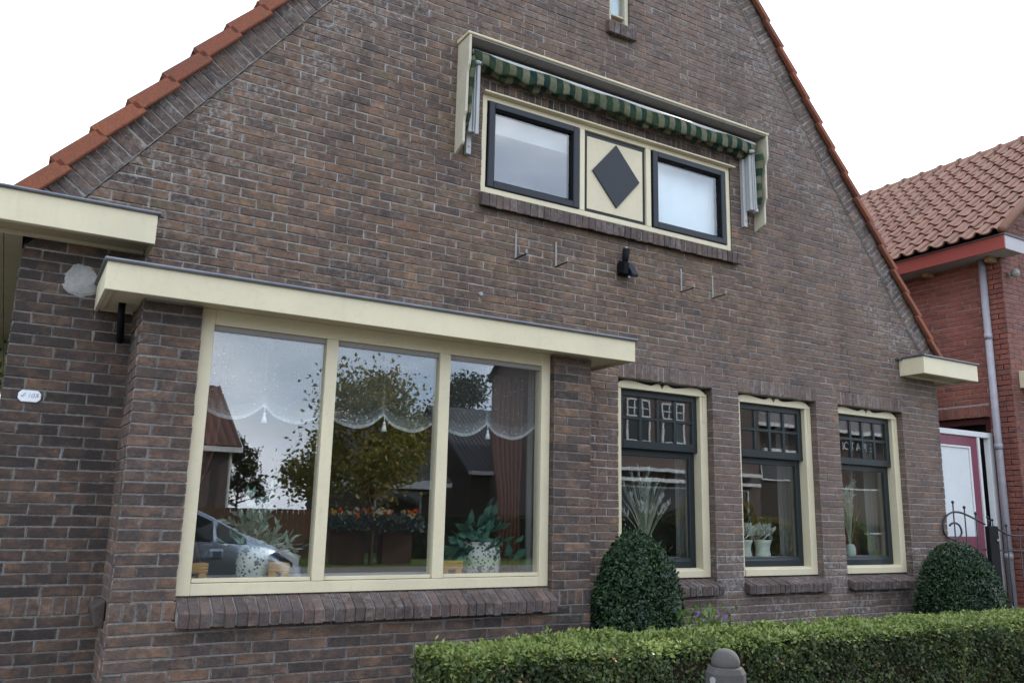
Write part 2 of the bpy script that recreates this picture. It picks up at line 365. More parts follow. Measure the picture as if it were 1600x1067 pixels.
# leaves: many small folded quads from arrays -------------------------------------------------
def leaves(name, mat, parent, P, N, size, tone, up=.3, spread=.9, aspect=.5, kind=None, face=0.):
    n = len(P); P = np.asarray(P, float); N = np.asarray(N, float)
    d = N + RNG.normal(0, spread, (n, 3)); d[:, 2] += up; d /= np.linalg.norm(d, axis=1)[:, None]       # leaf axis
    r = RNG.normal(0, 1, (n, 3)); w = np.cross(d, r); w /= np.linalg.norm(w, axis=1)[:, None]
    if face:
        q = N/np.linalg.norm(N, axis=1)[:, None] + RNG.normal(0, face, (n, 3)); q /= np.linalg.norm(q, axis=1)[:, None]
        d = np.cross(q, r); d[:, 2] += up*.6; d /= np.linalg.norm(d, axis=1)[:, None]; w = np.cross(d, q); w /= np.linalg.norm(w, axis=1)[:, None]
    nn = np.cross(d, w)
    L = np.asarray(size)*RNG.uniform(.7, 1.3, n); W = L*aspect
    tip = P + d*L[:, None]; mid = P + d*(L*.5)[:, None]
    a = mid + w*(W*.5)[:, None] + nn*(W*.12)[:, None]; b = mid - w*(W*.5)[:, None] + nn*(W*.12)[:, None]
    V = np.stack([P, a, tip, b], 1).reshape(-1, 3)
    base = np.arange(n)*4
    F = np.stack([np.stack([base, base+1, base+2], 1), np.stack([base, base+2, base+3], 1)], 1).reshape(-1, 3)
    me = bpy.data.meshes.new(name); me.vertices.add(len(V)); me.vertices.foreach_set('co', V.astype(np.float32).ravel())
    me.loops.add(F.size); me.loops.foreach_set('vertex_index', F.astype(np.int32).ravel())
    me.polygons.add(len(F)); me.polygons.foreach_set('loop_start', (np.arange(len(F))*3).astype(np.int32)); me.polygons.foreach_set('loop_total', np.full(len(F), 3, np.int32))
    at = me.attributes.new('tone', 'FLOAT', 'FACE'); at.data.foreach_set('value', np.repeat(np.clip(tone, 0, 1), 2).astype(np.float32))
    me.update(calc_edges=True); me.validate()
    return link(name, me, mat, parent, False, kind)

# ------------------------------------------------------------------ bricks
CO = .0648; JT = .0078; BL = .222; RZ0 = 1.03; RZ1 = 1.135
class Frame:
    def __init__(s, O, ex, ez, n): s.O = Vector(O); s.ex = Vector(ex); s.ez = Vector(ez); s.n = Vector(n)
    def __call__(s, x, z, h=0): return s.O + s.ex*x + s.ez*z + s.n*h
def add_brick(mb, fr, quad, depth=.03, at=None, ch=.0035, jit=1.):
    """quad: bl, br, tr, tl in frame coordinates"""
    c = (sum(p[0] for p in quad)/4, sum(p[1] for p in quad)/4)
    h = random.gauss(0, .0013)*jit; tx = random.gauss(0, .006)*jit; tz = random.gauss(0, .012)*jit
    dz = random.gauss(0, .0008)*jit; dx = random.gauss(0, .0012)*jit
    q = [(p[0]+dx+random.uniform(-1, 1)*.0020*jit, p[1]+dz+random.uniform(-1, 1)*.0015*jit) for p in quad]
    H = lambda p, e: h + (p[0]-c[0])*tx + (p[1]-c[1])*tz + e
    def ins(p):
        sx = ch if p[0] < c[0] else -ch; sz = ch if p[1] < c[1] else -ch
        return (p[0]+sx*random.uniform(.7, 2.6), p[1]+sz*random.uniform(.6, 1.9))
    at = at or {}
    o = [mb.vert(fr(p[0], p[1], H(p, -ch*.9))) for p in q]
    i = [mb.vert(fr(*ins(p), H(p, 0))) for p in q]
    b = [mb.vert(fr(p[0], p[1], -depth)) for p in q]
    mb.face(i, **at)
    for k_ in range(4):
        n_ = (k_+1) % 4
        mb.face((o[k_], o[n_], i[n_], i[k_]), **dict(at, edge=min(1., .30+.8*at.get('bloom', 0)))); mb.face((b[k_], b[n_], o[n_], o[k_]), **at)
def split_row(xa, xb, seed, phase):
    """joint positions of one course between xa and xb"""
    w = xb-xa
    if w < .06: return []
    if w < .47:
        k_ = BL*w/.333 if w > .25 else w
        cuts = [xa, xa+k_, xb] if phase else [xa, xb-k_, xb]
        if w <= .25: cuts = [xa, xb]
    else:
        rr = random.Random(seed); x = -BL*(1.0 if phase else 1.5)+rr.uniform(-.02, .02)
        g = [x]
        while x < 16: x += BL*rr.uniform(.985, 1.015); g.append(x)
        cuts = [xa] + [t for t in g if xa+.045 < t < xb-.045] + [xb]
    return cuts
def subtract(iv, holes):
    out = [iv]
    for a, b in holes:
        nxt = []
        for c, d in out:
            if b <= c or a >= d: nxt.append((c, d)); continue
            if a > c: nxt.append((c, a))
            if b < d: nxt.append((b, d))
        out = nxt
    return out
BRICKS = []   # (frame, quad, depth, attrs, wall key) collected, then split into single ones and the mass
def course_rows(fr, key, zs, xfun, holes, attfun, edge_depth=.11, skip=None):
    for r, (z0, z1) in enumerate(zs):
        (xa0, xb0), (xa1, xb1) = xfun(z0), xfun(z1)
        hs = [(a, b) for a, b, c, d in holes if c < z1-.02 and d > z0+.02]
        for ia, ib in subtract((min(xa0, xa1), max(xb0, xb1)), hs):
            cuts = split_row(ia, ib, zlib.crc32(f"{key}{r}".encode()), r % 2)
            for a, b in zip(cuts, cuts[1:]):
                j = JT/2; depth = .03
                if a == ia or b == ib: depth = edge_depth
                l0 = max(a, xa0); l1 = max(a, xa1); r0 = min(b, xb0); r1 = min(b, xb1)
                jl = 0 if a == ia else j; jr = 0 if b == ib else j
                if r0-l0 < .012 and r1-l1 < .012: continue
                q = [(l0+jl, z0+j), (max(r0-jr, l0+jl+.004), z0+j), (max(r1-jr, l1+jl+.004), z1-j), (l1+jl, z1-j)]
                if skip and skip((a+b)/2, (z0+z1)/2): continue
                BRICKS.append((fr, q, depth, attfun((a+b)/2, (z0+z1)/2), key))
def rowlock(fr, key, xa, xb, z0, z1, attfun, mod=.0655, depth=.06, edge=.11, proud=0.):
    n = max(1, round((xb-xa)/mod)); m_ = (xb-xa)/n
    for i in range(n):
        a = xa+i*m_; b = a+m_; j = JT/2
        q = [(a+(j if i else 0), z0+j), (b-(j if i < n-1 else 0), z0+j), (b-(j if i < n-1 else 0), z1-j), (a+(j if i else 0), z1-j)]
        BRICKS.append((fr, q, edge if i in (0, n-1) else depth, attfun((a+b)/2, (z0+z1)/2), key))
def flush_bricks(root, parts, mass_name, mat, limit=300, visible=None):
    """the largest in view become single bricks below their wall, the rest one mass"""
    sized = []
    for i, (fr, q, d, at, key) in enumerate(BRICKS):
        P = [project(fr(*p)) for p in q]
        ar = 0
        if all(P):
            u = [p[0] for p in P]; v = [p[1] for p in P]
            if max(u) > 4 and min(u) < 1596 and max(v) > 4 and min(v) < 1063:
                ar = abs(sum(P[k_][0]*P[(k_+1) % 4][1]-P[(k_+1) % 4][0]*P[k_][1] for k_ in range(4)))/2
                if visible and not visible(sum(u)/4, sum(v)/4, key): ar = 0
        sized.append((ar, i))
    sized.sort(reverse=True); single = {i for a_, i in sized[:limit] if a_ > 0}
    mass = MB()
    for i, (fr, q, d, at, key) in enumerate(BRICKS):
        if i in single:
            mb = MB(); add_brick(mb, fr, q, d, at); link('brick', mb.mesh('brick'), mat, parts[key])
        else: add_brick(mass, fr, q, d, at)
    BRICKS.clear()
    return link(mass_name, mass.mesh(mass_name), mat, root, False, 'stuff')

# ================================================================== ground
def sheet(name, x0, x1, y0, y1, z, mat, kind='structure'):
    o = MB(); o.poly([(x0,y0,z),(x1,y0,z),(x1,y1,z),(x0,y1,z)]); return o.build(name, mat, None, kind=kind)
sheet('ground', -400, 400, -400, 400, -.12, 'lawn')
sheet('road', -120, 120, -14.6, -6.2, -.10, 'asphalt')
def slab(name, x0, x1, y0, y1, z0, z1, mat): return bar(x0, x1, y0, y1, z0, z1).build(name, mat, None, bevel=.01, kind='structure')
slab('pavement', -60, 60, -6.2, -2.0, -.2, .02, 'paving')
slab('garden_bed', -.05, 10.4, -2.0, .3, -.2, .04, 'soil')
slab('passage_paving', 8.94, 10.5, .3, 8, -.2, .035, 'paving')
slab('far_pavement', -60, 60, -19.6, -14.6, -.2, .02, 'paving')
slab('bounce_paving', -6, -.06, -2.0, 14, -.2, .03, 'paving')  # unseen paving, added to keep green bounce off the left soffit
sheet('front_lawn', -60, 60, -45, -19.6, .012, 'lawn')

# ================================================================== the brick house
house = empty('brick_house', (0, 0, 0), 'brown brick house with a tall steep gable and a projecting bay window', 'house')
WIN = [(4.446, 5.525), (5.855, 6.918), (7.248, 8.289)]
SL = 1.293; SC = math.cos(math.atan(SL)); SS = math.sin(math.atan(SL))
def xmain(z): return (max(0., .302+(z-3.52)/SL), min(8.936, 8.652-(z-3.52)/SL))
APEX = 3.52+SL*(8.652-.302)/2
def sm(a, b, x): t = min(1, max(0, (x-a)/(b-a))); return t*t*(3-2*t)
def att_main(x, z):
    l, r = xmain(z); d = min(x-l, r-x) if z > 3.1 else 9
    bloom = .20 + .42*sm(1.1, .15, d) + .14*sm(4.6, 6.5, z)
    zone = .12 + .70*sm(3.9, 5.0, x)*sm(3.5, 2.85, z) + .45*sm(4.5, 6.5, z) + .45*sm(4.8, 7.5, x)*sm(2.9, 3.6, z)  # purple-grey brick; lens haze painted in as lighter colour to the right and above
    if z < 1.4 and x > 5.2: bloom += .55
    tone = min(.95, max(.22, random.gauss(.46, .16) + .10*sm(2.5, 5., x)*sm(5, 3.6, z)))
    if x < .7 and z < 3.2: tone = min(.6, max(0, random.gauss(.12, .11))); zone = random.uniform(0, .08); bloom = .02  # left strip: older brick, darkened further to paint in overhang shade and vignetting
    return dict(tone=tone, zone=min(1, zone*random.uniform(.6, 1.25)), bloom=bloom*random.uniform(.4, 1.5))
def att_bay(x, z): return dict(tone=min(.9, max(0, random.gauss(.25, .15))), zone=random.uniform(.02, .25), bloom=random.uniform(.0, .22))
def att_low(x, z): return dict(tone=random.uniform(.2, .62), zone=random.uniform(.55, 1), bloom=random.uniform(.1, .55))
FM = Frame((0, 0, 0), (1, 0, 0), (0, 0, 1), (0, -1, 0))
ZL = [(RZ0-(k_+1)*CO, RZ0-k_*CO) for k_ in range(14)]
ZU = [(RZ1+k_*CO, RZ1+(k_+1)*CO) for k_ in range(int((APEX-RZ1)/CO)-1)]
HOLES = [(.66, 3.81, -1, 2.9), (3.0675, 5.84, 4.051, 5.1526), (4.364, 4.598, 5.995, 6.902)] + [(a, b, RZ0, 2.949) for a, b in WIN]
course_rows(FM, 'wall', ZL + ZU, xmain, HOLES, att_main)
for a, b in ((0, .66), (3.81, 4.446), (5.525, 5.855), (6.918, 7.248), (8.289, 8.936)):
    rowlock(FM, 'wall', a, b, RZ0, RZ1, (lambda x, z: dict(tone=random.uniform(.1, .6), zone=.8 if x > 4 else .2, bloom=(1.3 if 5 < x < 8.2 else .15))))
# bay
YB = -.458
FB = Frame((0, YB, 0), (1, 0, 0), (0, 0, 1), (0, -1, 0))
course_rows(FB, 'bay_wall', ZL, lambda z: (.642, 3.83), [], att_bay)
ZB = [z for z in ZU if z[1] < 2.83]
course_rows(FB, 'bay_wall', ZB, lambda z: (.642, 3.83), [(.978, 3.495, 0, 9)], att_bay)
rowlock(FB, 'bay_wall', .642, .978, RZ0, RZ1, att_bay); rowlock(FB, 'bay_wall', 3.495, 3.83, RZ0, RZ1, att_bay)
for X_, nx in ((.642, -1), (3.83, 1)):
    course_rows(Frame((X_, 0, 0), (0, -1, 0), (0, 0, 1), (nx, 0, 0)), 'bay_wall', ZL + ZB, lambda z: (.0, .345), [], att_bay, .03)
# backing walls (mortar, seen in the joints)
def walls(mb, zbreaks, y0, y1, holes, xf, grow=.006):
    for z0, z1 in zip(zbreaks, zbreaks[1:]):
        hs = [(a-grow, b+grow) for a, b, c, d in holes if c < z1-.004 and d > z0+.004]
        (a0, b0), (a1, b1) = xf(z0+1e-6), xf(z1-1e-6)
        for c, d in subtract((min(a0, a1), max(b0, b1)), hs):
            p = [(c if c > max(a0, a1) else a0, z0), (d if d < min(b0, b1) else b0, z0), (d if d < min(b0, b1) else b1, z1), (c if c > max(a0, a1) else a1, z1)]
            mb.prism(p, lambda q, t: (q[0], y1 if t else y0, q[1]))
mb = MB()
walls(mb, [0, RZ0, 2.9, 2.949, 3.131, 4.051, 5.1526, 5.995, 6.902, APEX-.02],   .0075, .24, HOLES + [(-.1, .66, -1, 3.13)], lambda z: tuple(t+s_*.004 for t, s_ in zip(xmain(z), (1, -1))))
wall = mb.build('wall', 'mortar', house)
bar(.004, .665, .0075, .24, 0, 3.128).build('wall_backing', 'mortar_dark', house)  # darker mortar, the left strip's overhang shade and vignetting put into its colour
mb = MB(); mb.box(.649, 3.823, YB+.0075, -.33, 0, RZ0-.02); mb.box(.649, .972, YB+.0075, -.3, RZ0-.02, 2.83); mb.box(3.501, 3.823, YB+.0075, -.3, RZ0-.02, 2.83)
mb.box(.649, .80, -.33, .02, 0, 2.83); mb.box(3.67, 3.823, -.33, .02, 0, 2.83); mb.box(.972, 3.501, -.33, -.28, RZ0-.02, 1.14)
bay_wall = mb.build('bay_wall', 'mortar_dark', house)
def occl(u, v, key):
    if key == 'wall' and u < 260 and v < 405: return False
    if v > 965 and u > 650: return False
    return True
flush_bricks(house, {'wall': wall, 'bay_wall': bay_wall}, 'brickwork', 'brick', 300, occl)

def stack_bricks(fr, part, mat, xa, xb, z0, z1, af, mod=.0655, depth=.1, name='brick'):
    rowlock(fr, 'x', xa, xb, z0, z1, af, mod, depth, depth)
    for fr_, q, d, at, key in BRICKS:
        m_ = MB(); add_brick(m_, fr_, q, d, at); link(name, m_.mesh(name), mat, part)
    BRICKS.clear()
# lintels over the three windows and over the wide upper window
for a, b in WIN:
    m_ = MB(); m_.box(a-.004, b+.004, .0075, .2, 2.816, 2.946); lin = m_.build('lintel', 'mortar', house)
    stack_bricks(FM, lin, 'brick', a, b, 2.813, 2.949, att_low, .0625, .11)
lin = bar(3.07, 5.838, .0075, .2, 5.064, 5.150).build('lintel', 'mortar', house)
stack_bricks(FM, lin, 'brick', 3.0675, 5.84, 5.058, 5.1526, lambda x, z: dict(tone=random.uniform(0, .35), zone=.2, bloom=0), .0625, .1)
# gable edges: bricks set square to the slope
for sx, ox in ((1, .302), (-1, 8.652)):
    fr = Frame((ox, -.020, 3.52), (sx*SC, 0, SS), (-sx*SS, 0, SC), (0, -1, 0)); Lr = (8.652-.302)/2/SC
    m_ = MB(); m_.prism([(-.28, .004), (Lr+.01, .004), (Lr+.25, .20), (-.28, .20)], lambda q, t: fr(q[0], q[1], -.008 - t*.22))
    edge = m_.build('gable_edge', 'mortar', house)
    stack_bricks(fr, edge, 'brick', -.26, Lr+.02, .004, .216, lambda x, z: dict(tone=random.uniform(.05, .5), zone=random.uniform(.3, .8), bloom=random.uniform(.25, .7)), .0648, .05)
# roof with verge tiles
m_ = MB()
for sx, ox in ((1, .302), (-1, 8.652)):
    fr = Frame((ox, 0, 3.52), (sx*SC, 0, SS), (-sx*SS, 0, SC), (0, -1, 0)); Lr = (8.652-.302)/2/SC
    m_.prism([(-.42, .215), (Lr+.28*SL, .215), (Lr+.31*SL, .25), (-.42, .25)], lambda q, t: fr(q[0], q[1], -.02-t*9.0))
roof = m_.build('roof', 'brown_tile', house)
m_ = MB(); pr = [(0, .290), (0, .216), (.010, .198), (.034, .186), (.345, .158), (.345, .252)]
m_.prism(pr, lambda q, t: (q[0], -.085+t*.045, q[1]))
m_.prism([(0, .290), (0, .272), (.345, .236), (.345, .252)], lambda q, t: (q[0], -.04+t*.26, q[1]))
vt = m_.mesh('verge_tile'); bm = bmesh.new(); bm.from_mesh(vt); bmesh.ops.recalc_face_normals(bm, faces=bm.faces)
bmesh.ops.bevel(bm, geom=[e for e in bm.edges if e.calc_face_angle(0) > .6], offset=.006, segments=2, affect='EDGES'); bm.to_mesh(vt); bm.free()
vt.materials.append(MATS['verge_clay'])
vr = vt.copy()
for v_ in vr.vertices:
    if v_.co.z < .232: v_.co.z += .042
for sx, ox in ((1, .302), (-1, 8.652)):
    for k_ in range(-1, 22):
        o = bpy.data.objects.new('verge_tile', vt if sx > 0 else vr); COL.objects.link(o); o.parent = roof
        ex = Vector((sx*SC, 0, SS)); ez = Vector((-sx*SS, 0, SC))
        Mx = Matrix((ex, Vector((0, 1, 0)), ez)).transposed().to_4x4()
        o.matrix_world = Matrix.Translation(Vector((ox, 0, 3.52)) + ex*(.005+.303*k_+random.uniform(-.006, .006)) + ez*(random.uniform(-.005, .005) - (.045 if sx < 0 else 0))) @ Mx @ Matrix.Rotation(rad(random.uniform(-.7, .7)), 4, 'Y')
# gutters returning on the front
for nm, x0, x1, side in (('gutter', -.327, .689, -1), ('gutter', 8.286, 9.263, 1)):
    g = MB(); yf = -.294
    g.box(x0, x1, yf, yf+.022, 3.205, 3.39)
    fas = g.build(nm, 'cream', house, bevel=.003)
    xe = x1 if side < 0 else x0; xo = x0 if side < 0 else x1
    bar(min(xe, xe+side*.022), max(xe, xe+side*.022), yf+.0225, -.0015, 3.205, 3.39).build('end_board', 'cream', fas, bevel=.003)
    bar(min(xo, xo-side*.022), max(xo, xo-side*.022), yf+.0225, 8.9, 3.205, 3.39).build('side_board', 'cream', fas, bevel=.003)
    s_ = MB(); s_.box(x0+.023, x1-.023, yf+.023, -.002, 3.226, 3.240)
    xi = (x0+.023, -.003) if side < 0 else (8.939, x1-.023)
    for i in range(3): w_ = (xi[1]-xi[0])/3; s_.box(xi[0]+i*w_+.002, xi[0]+(i+1)*w_-.002, 0, 8.9, 3.226, 3.240)
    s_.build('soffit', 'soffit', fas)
    s_ = MB(); s_.box(x0+.03, x1-.03, -.26, -.235, 3.209, 3.2255); s_.box(x0+.03, x1-.03, -.03, -.004, 3.206, 3.2255); s_.build('bead', 'cream_soft', fas)
    z_ = MB(); z_.box(x0-.012, x1+.012, yf-.012, -.002, 3.3905, 3.402); z_.box(min(xo, xo-side*.34)-.01, max(xo, xo-side*.34)+.01, -.0015, 8.9, 3.3905, 3.402)
    z_.tube([(x0-.014, yf-.010, 3.398), (x1+.014, yf-.010, 3.398)], .011, 8)
    z_.tube([(xe-side*.006, yf-.010, 3.398), (xe-side*.006, -.01, 3.398)], .011, 8)
    z_.build('zinc_edge', 'zinc', fas)
z_ = MB(); z_.box(8.22, 8.30, -.05, -.004, 3.380, 3.398); z_.build('flashing', 'lead', house)
# bay canopy
cx0, cx1, yf = .422, 4.111, -.642
can = bar(cx0, cx1, yf, yf+.022, 2.808, 2.97).build('canopy', 'cream', house, bevel=.003)
bar(cx0, cx0+.022, yf+.0225, -.0015, 2.808, 2.97).build('end_board', 'cream', can, bevel=.003)
bar(cx1-.022, cx1, yf+.0225, -.0015, 2.808, 2.97).build('end_board', 'cream', can, bevel=.003)
m_ = MB(); yy = yf+.023
for i in range(5):
    h_ = (-.002-yy)/5; m_.box(cx0+.0225, cx1-.0225, yy+i*h_+.001, yy+(i+1)*h_-.001, 2.832, 2.846)
m_.build('soffit', 'cream_soft', can)
m_ = MB(); m_.box(cx0+.03, cx1-.03, yf+.0235, yf+.05, 2.816, 2.8315); m_.box(cx0+.03, .64, -.02, -.002, 2.815, 2.8315); m_.box(cx0+.0235, cx0+.05, yf+.051, -.021, 2.815, 2.8315); m_.build('bead', 'cream_soft', can)
m_ = MB(); m_.box(cx0-.012, cx1+.014, yf-.012, -.002, 2.9705, 2.982); m_.tube([(cx0-.014, yf-.010, 2.978), (cx1+.016, yf-.010, 2.978)], .012, 8)
m_.tube([(cx0-.008, yf-.010, 2.978), (cx0-.008, -.01, 2.978)], .011, 8); m_.build('zinc_edge', 'zinc', can)
MB().tube([(.555, -.22, 2.85), (.555, -.22, 2.76), (.560, -.205, 2.725), (.575, -.10, 2.66), (.585, .01, 2.645)], .021, 10).build('drain_pipe', 'black_paint', house, True)
# sloped piece where the plinth course meets the bay's side
m_ = MB(); m_.prism([(.642, 1.135), (.575, 1.095), (.600, .995), (.642, .985)], lambda q, t: (q[0], -.30+t*.25, q[1])); m_.build('ledge_brick', 'brick_sill', house, bevel=.004)
# mortar patch left of the canopy, small putty spot
def blob(cx_, cz_, rx, rz, y, th, seed):
    rr = random.Random(seed); m_ = MB(); n = 34; pts = []
    for j in range(n):
        a_ = 2*math.pi*j/n; f_ = 1+.05*math.sin(3*a_+seed)+.03*math.sin(7*a_)+rr.uniform(-.03, .03); pts.append((cx_+rx*f_*math.cos(a_), cz_+rz*f_*math.sin(a_)))
    c0 = m_.vert((cx_, y-th, cz_)); r0 = [m_.vert((cx_+(p[0]-cx_)*.8, y-th*.9, cz_+(p[1]-cz_)*.8)) for p in pts]; r1 = [m_.vert((p[0], y+.004, p[1])) for p in pts]
    for j in range(n): j2 = (j+1) % n; m_.face((c0, r0[j], r0[j2])); m_.face((r0[j], r1[j], r1[j2], r0[j2]))
    return m_
blob(.335, 2.985, .105, .105, 0, .007, 3).build('mortar_patch', 'concrete_patch', house)
blob(3.10, 3.33, .022, .018, 0, .006, 5).build('putty_spot', 'concrete_patch', house)

# sloping brick sills
def sill(xa, xb, yb, zb, yf, zf, th, name='sill', mod=.0648):
    m_ = MB(); m_.prism([(yb, zb-.006), (yf+.012, zf-.007), (yf+.014, zf-th+.01), (yb, zb-th)], lambda q, t: (xa+.006+t*(xb-xa-.012), q[0], q[1]))
    par = m_.build(name, 'mortar_dark', house); n = round((xb-xa)/mod); w_ = (xb-xa)/n
    for i in range(n):
        b_ = MB(); dy = random.gauss(0, .0035); dz = random.gauss(0, .0025); x0 = xa+i*w_+.0035; x1 = xa+(i+1)*w_-.0035; sk = random.gauss(0, .0015)
        P = [(yb, zb), (yf+dy, zf+dz), (yf+dy+.006, zf-th+dz), (yb, zb-th-.004)]
        b_.prism(P, lambda q, t: ((x1 if t else x0)+sk*(q[0]-yb)/.1, q[0], q[1]), tone=random.random(), zone=random.uniform(0, .6), bloom=random.uniform(0, .5))
        b_.build('brick', 'brick_sill', par, bevel=.004)
    return par
sill(.980, 3.500, -.385, 1.152, -.530, 1.072, .082)
for a, b in WIN: sill(a-.005, b+.01, .10, 1.142, -.075, 1.080, .080)
sill(3.052, 5.905, .05, 4.178, -.062, 4.143, .103)
sill(4.315, 4.645, .05, 6.128, -.06, 6.10, .115)

# ------------------------------------------------------------------ bay window
def pane(par, x0, x1, y, z0, z1, mat='glass', th=.016):
    m_ = MB(); m_.box(x0, x1, y, y+th, z0, z1); return m_.build('pane', mat, par)
m_ = MB(); fy0, fy1 = -.402, -.31; bx0, bx1, bz0, bz1 = .979, 3.494, 1.155, 2.832
m_.box(bx0, bx0+.082, fy0, fy1, bz0, bz1); m_.box(bx1-.075, bx1, fy0, fy1, bz0, bz1)
m_.box(bx0+.082, bx1-.075, fy0, fy1, bz1-.095, bz1); m_.box(bx0+.082, bx1-.075, fy0, fy1, bz0, bz0+.068)
bw = m_.build('window', 'cream', house, bevel=.003); bw['label'] = 'wide three-pane bay window in a cream frame'
spans = [(bx0+.082, 1.765), (1.843, 2.578), (2.660, bx1-.075)]
bar(1.765, 1.843, fy0-.002, fy1, bz0+.0685, bz1-.0955).build('mullion', 'cream', bw, bevel=.003)
bar(2.578, 2.660, fy0-.002, fy1, bz0+.0685, bz1-.0955).build('mullion', 'cream', bw, bevel=.003)
for a, b in spans:
    bar(a+.004, b-.004, fy0+.008, fy1-.02, bz0+.0715, bz0+.094).build('glazing_bead', 'cream', bw, bevel=.002)
    bar(a+.001, b-.001, -.382, -.35, bz1-.128, bz1-.0955).build('top_strip', 'soffit_grey', bw, bevel=.002)  # plain grey strip along the top of each pane
    pane(bw, a-.006, b+.006, -.372, bz0+.085, bz1-.10)
# ------------------------------------------------------------------ three lower windows
def scallop():
    L_ = [(0, 2.762), (.02, 2.776), (.05, 2.794), (.09, 2.805), (.14, 2.808), (.20, 2.803), (.27, 2.792), (.34, 2.783), (.38, 2.782), (.41, 2.790), (.435, 2.803), (.458, 2.806), (.478, 2.797), (.492, 2.772), (.5, 2.760)]
    return L_ + [(1-t, z) for t, z in L_[-2::-1]]
def low_window(a, b):
    m_ = MB(); jw = .088; y0, y1 = .074, .20
    m_.box(a+.002, a+jw, y0, y1, 1.146, 2.764); m_.box(b-jw, b-.002, y0, y1, 1.146, 2.764)
    m_.prism([(.066, 1.146), (.20, 1.146), (.20, 1.222), (.118, 1.222), (.066, 1.205)], lambda q, t: (a+jw+t*(b-a-2*jw), q[0], q[1]))
    m_.box(a+jw, b-jw, .098, y1, 2.738, 2.764)
    w = m_.build('window', 'cream', house, bevel=.003)
    bar(a+.002, b-.002, .101, .19, 2.7645, 2.812).build('head_board', 'charcoal_board', w)
    sp = [(a+.028+t*(b-a-.056), z) for t, z in scallop()]
    m_ = MB(); n = len(sp)
    for y in (.064, .088):
        pass
    lo = [(p[0], 2.7385) for p in sp]
    m_.grid([[(p[0], .066, p[1]) for p in lo], [(p[0], .066, p[1]) for p in sp], [(p[0], .0975, p[1]) for p in sp], [(p[0], .0975, p[1]) for p in lo], [(p[0], .066, p[1]) for p in lo]])
    m_.build('scalloped_trim', 'cream', w)
    for x_ in (a+.03, b-.03-.028):
        m_ = MB(); prf = [(0, 2.5), (.012, 2.52), (.006, 2.55), (.016, 2.58), (.010, 2.62), (.010, 2.70), (0, 2.735)]
        m_.prism([(x_+.028*(0 if x_ < (a+b)/2 else 0)+p[0], p[1]) for p in prf], lambda q, t: (q[0], .064+t*.0095, q[1])); m_.build('jamb_carving', 'cream', w)
    # upper sash
    xa, xb = a+jw, b-jw; sy0, sy1 = .116, .158
    m_ = MB(); m_.box(xa, xa+.052, sy0, sy1, 2.228, 2.738); m_.box(xb-.055, xb, sy0, sy1, 2.228, 2.738)
    m_.box(xa+.052, xb-.055, sy0, sy1, 2.68, 2.738); m_.box(xa+.052, xb-.055, sy0-.004, sy1, 2.228, 2.298)
    sash = m_.build('upper_sash', 'black_green', w, bevel=.004); W_ = xb-.055-xa-.052
    gx = [xa+.052+W_*i/4 for i in range(5)]
    for i in (1, 2, 3): bar(gx[i]-.014, gx[i]+.014, sy0+.006, sy1, 2.2985, 2.6795).build('glazing_bar', 'black_green', w, bevel=.004)
    for i in range(4):
        l_ = gx[i]+(.0145 if i else 0); r_ = gx[i+1]-(.0145 if i < 3 else 0)
        bar(l_, r_, sy0+.006, sy1, 2.478, 2.507).build('glazing_bar', 'black_green', w, bevel=.004)
        for z0, z1 in ((2.290, 2.485), (2.500, 2.688)):
            o = pane(w, l_-.004, r_+.004, .136, z0, z1, 'glass_old', .008)
    # lower sash, set further back
    sy0, sy1 = .162, .20
    m_ = MB(); m_.box(xa+.004, xa+.062, sy0, sy1, 1.224, 2.24); m_.box(xb-.066, xb-.004, sy0, sy1, 1.224, 2.24)
    m_.box(xa+.062, xb-.066, sy0, sy1, 2.17, 2.24)
    m_.prism([(.150, 1.2235), (.20, 1.2235), (.20, 1.308), (.166, 1.308), (.162, 1.285), (.154, 1.28), (.152, 1.25)], lambda q, t: (xa+.062+t*(xb-.066-xa-.062), q[0], q[1]))
    m_.build('lower_sash', 'black_green', w, bevel=.003)
    pane(w, xa+.056, xb-.060, .180, 1.30, 2.18, 'glass_old', .008)
    return w
lws = [low_window(a, b) for a, b in WIN]
for w, t in zip(lws, ('lower sash window next to the bay', 'middle one of the three lower sash windows', 'lower sash window nearest the gate')): w['label'] = t
# ------------------------------------------------------------------ wide upper window
ux0, ux1, uz0, uz1 = 3.0685, 5.839, 4.1815, 5.03
m_ = MB(); y0, y1 = .018, .12
m_.box(ux0, ux0+.048, y0, y1, uz0, uz1); m_.box(ux1-.048, ux1, y0, y1, uz0, uz1); m_.box(ux0+.048, ux1-.048, y0, y1, uz0, uz0+.048); m_.box(ux0+.048, ux1-.048, y0, y1, uz1-.045, uz1)
uw = m_.build('window', 'cream', house, bevel=.003); uw['label'] = 'wide upper window with two casements and a diamond panel between'
bar(4.048, 4.100, y0-.002, y1, uz0+.0485, uz1-.0455).build('mullion', 'cream', uw, bevel=.003); bar(4.790, 4.846, y0-.002, y1, uz0+.0485, uz1-.0455).build('mullion', 'cream', uw, bevel=.003)
m_ = MB(); m_.prism([(-.036, 5.0305), (.10, 5.0305), (.10, 5.062), (-.036, 5.046)], lambda q, t: (ux0-.004+t*(ux1-ux0+.045), q[0], q[1])); m_.build('drip_cap', 'cream', uw, bevel=.003)
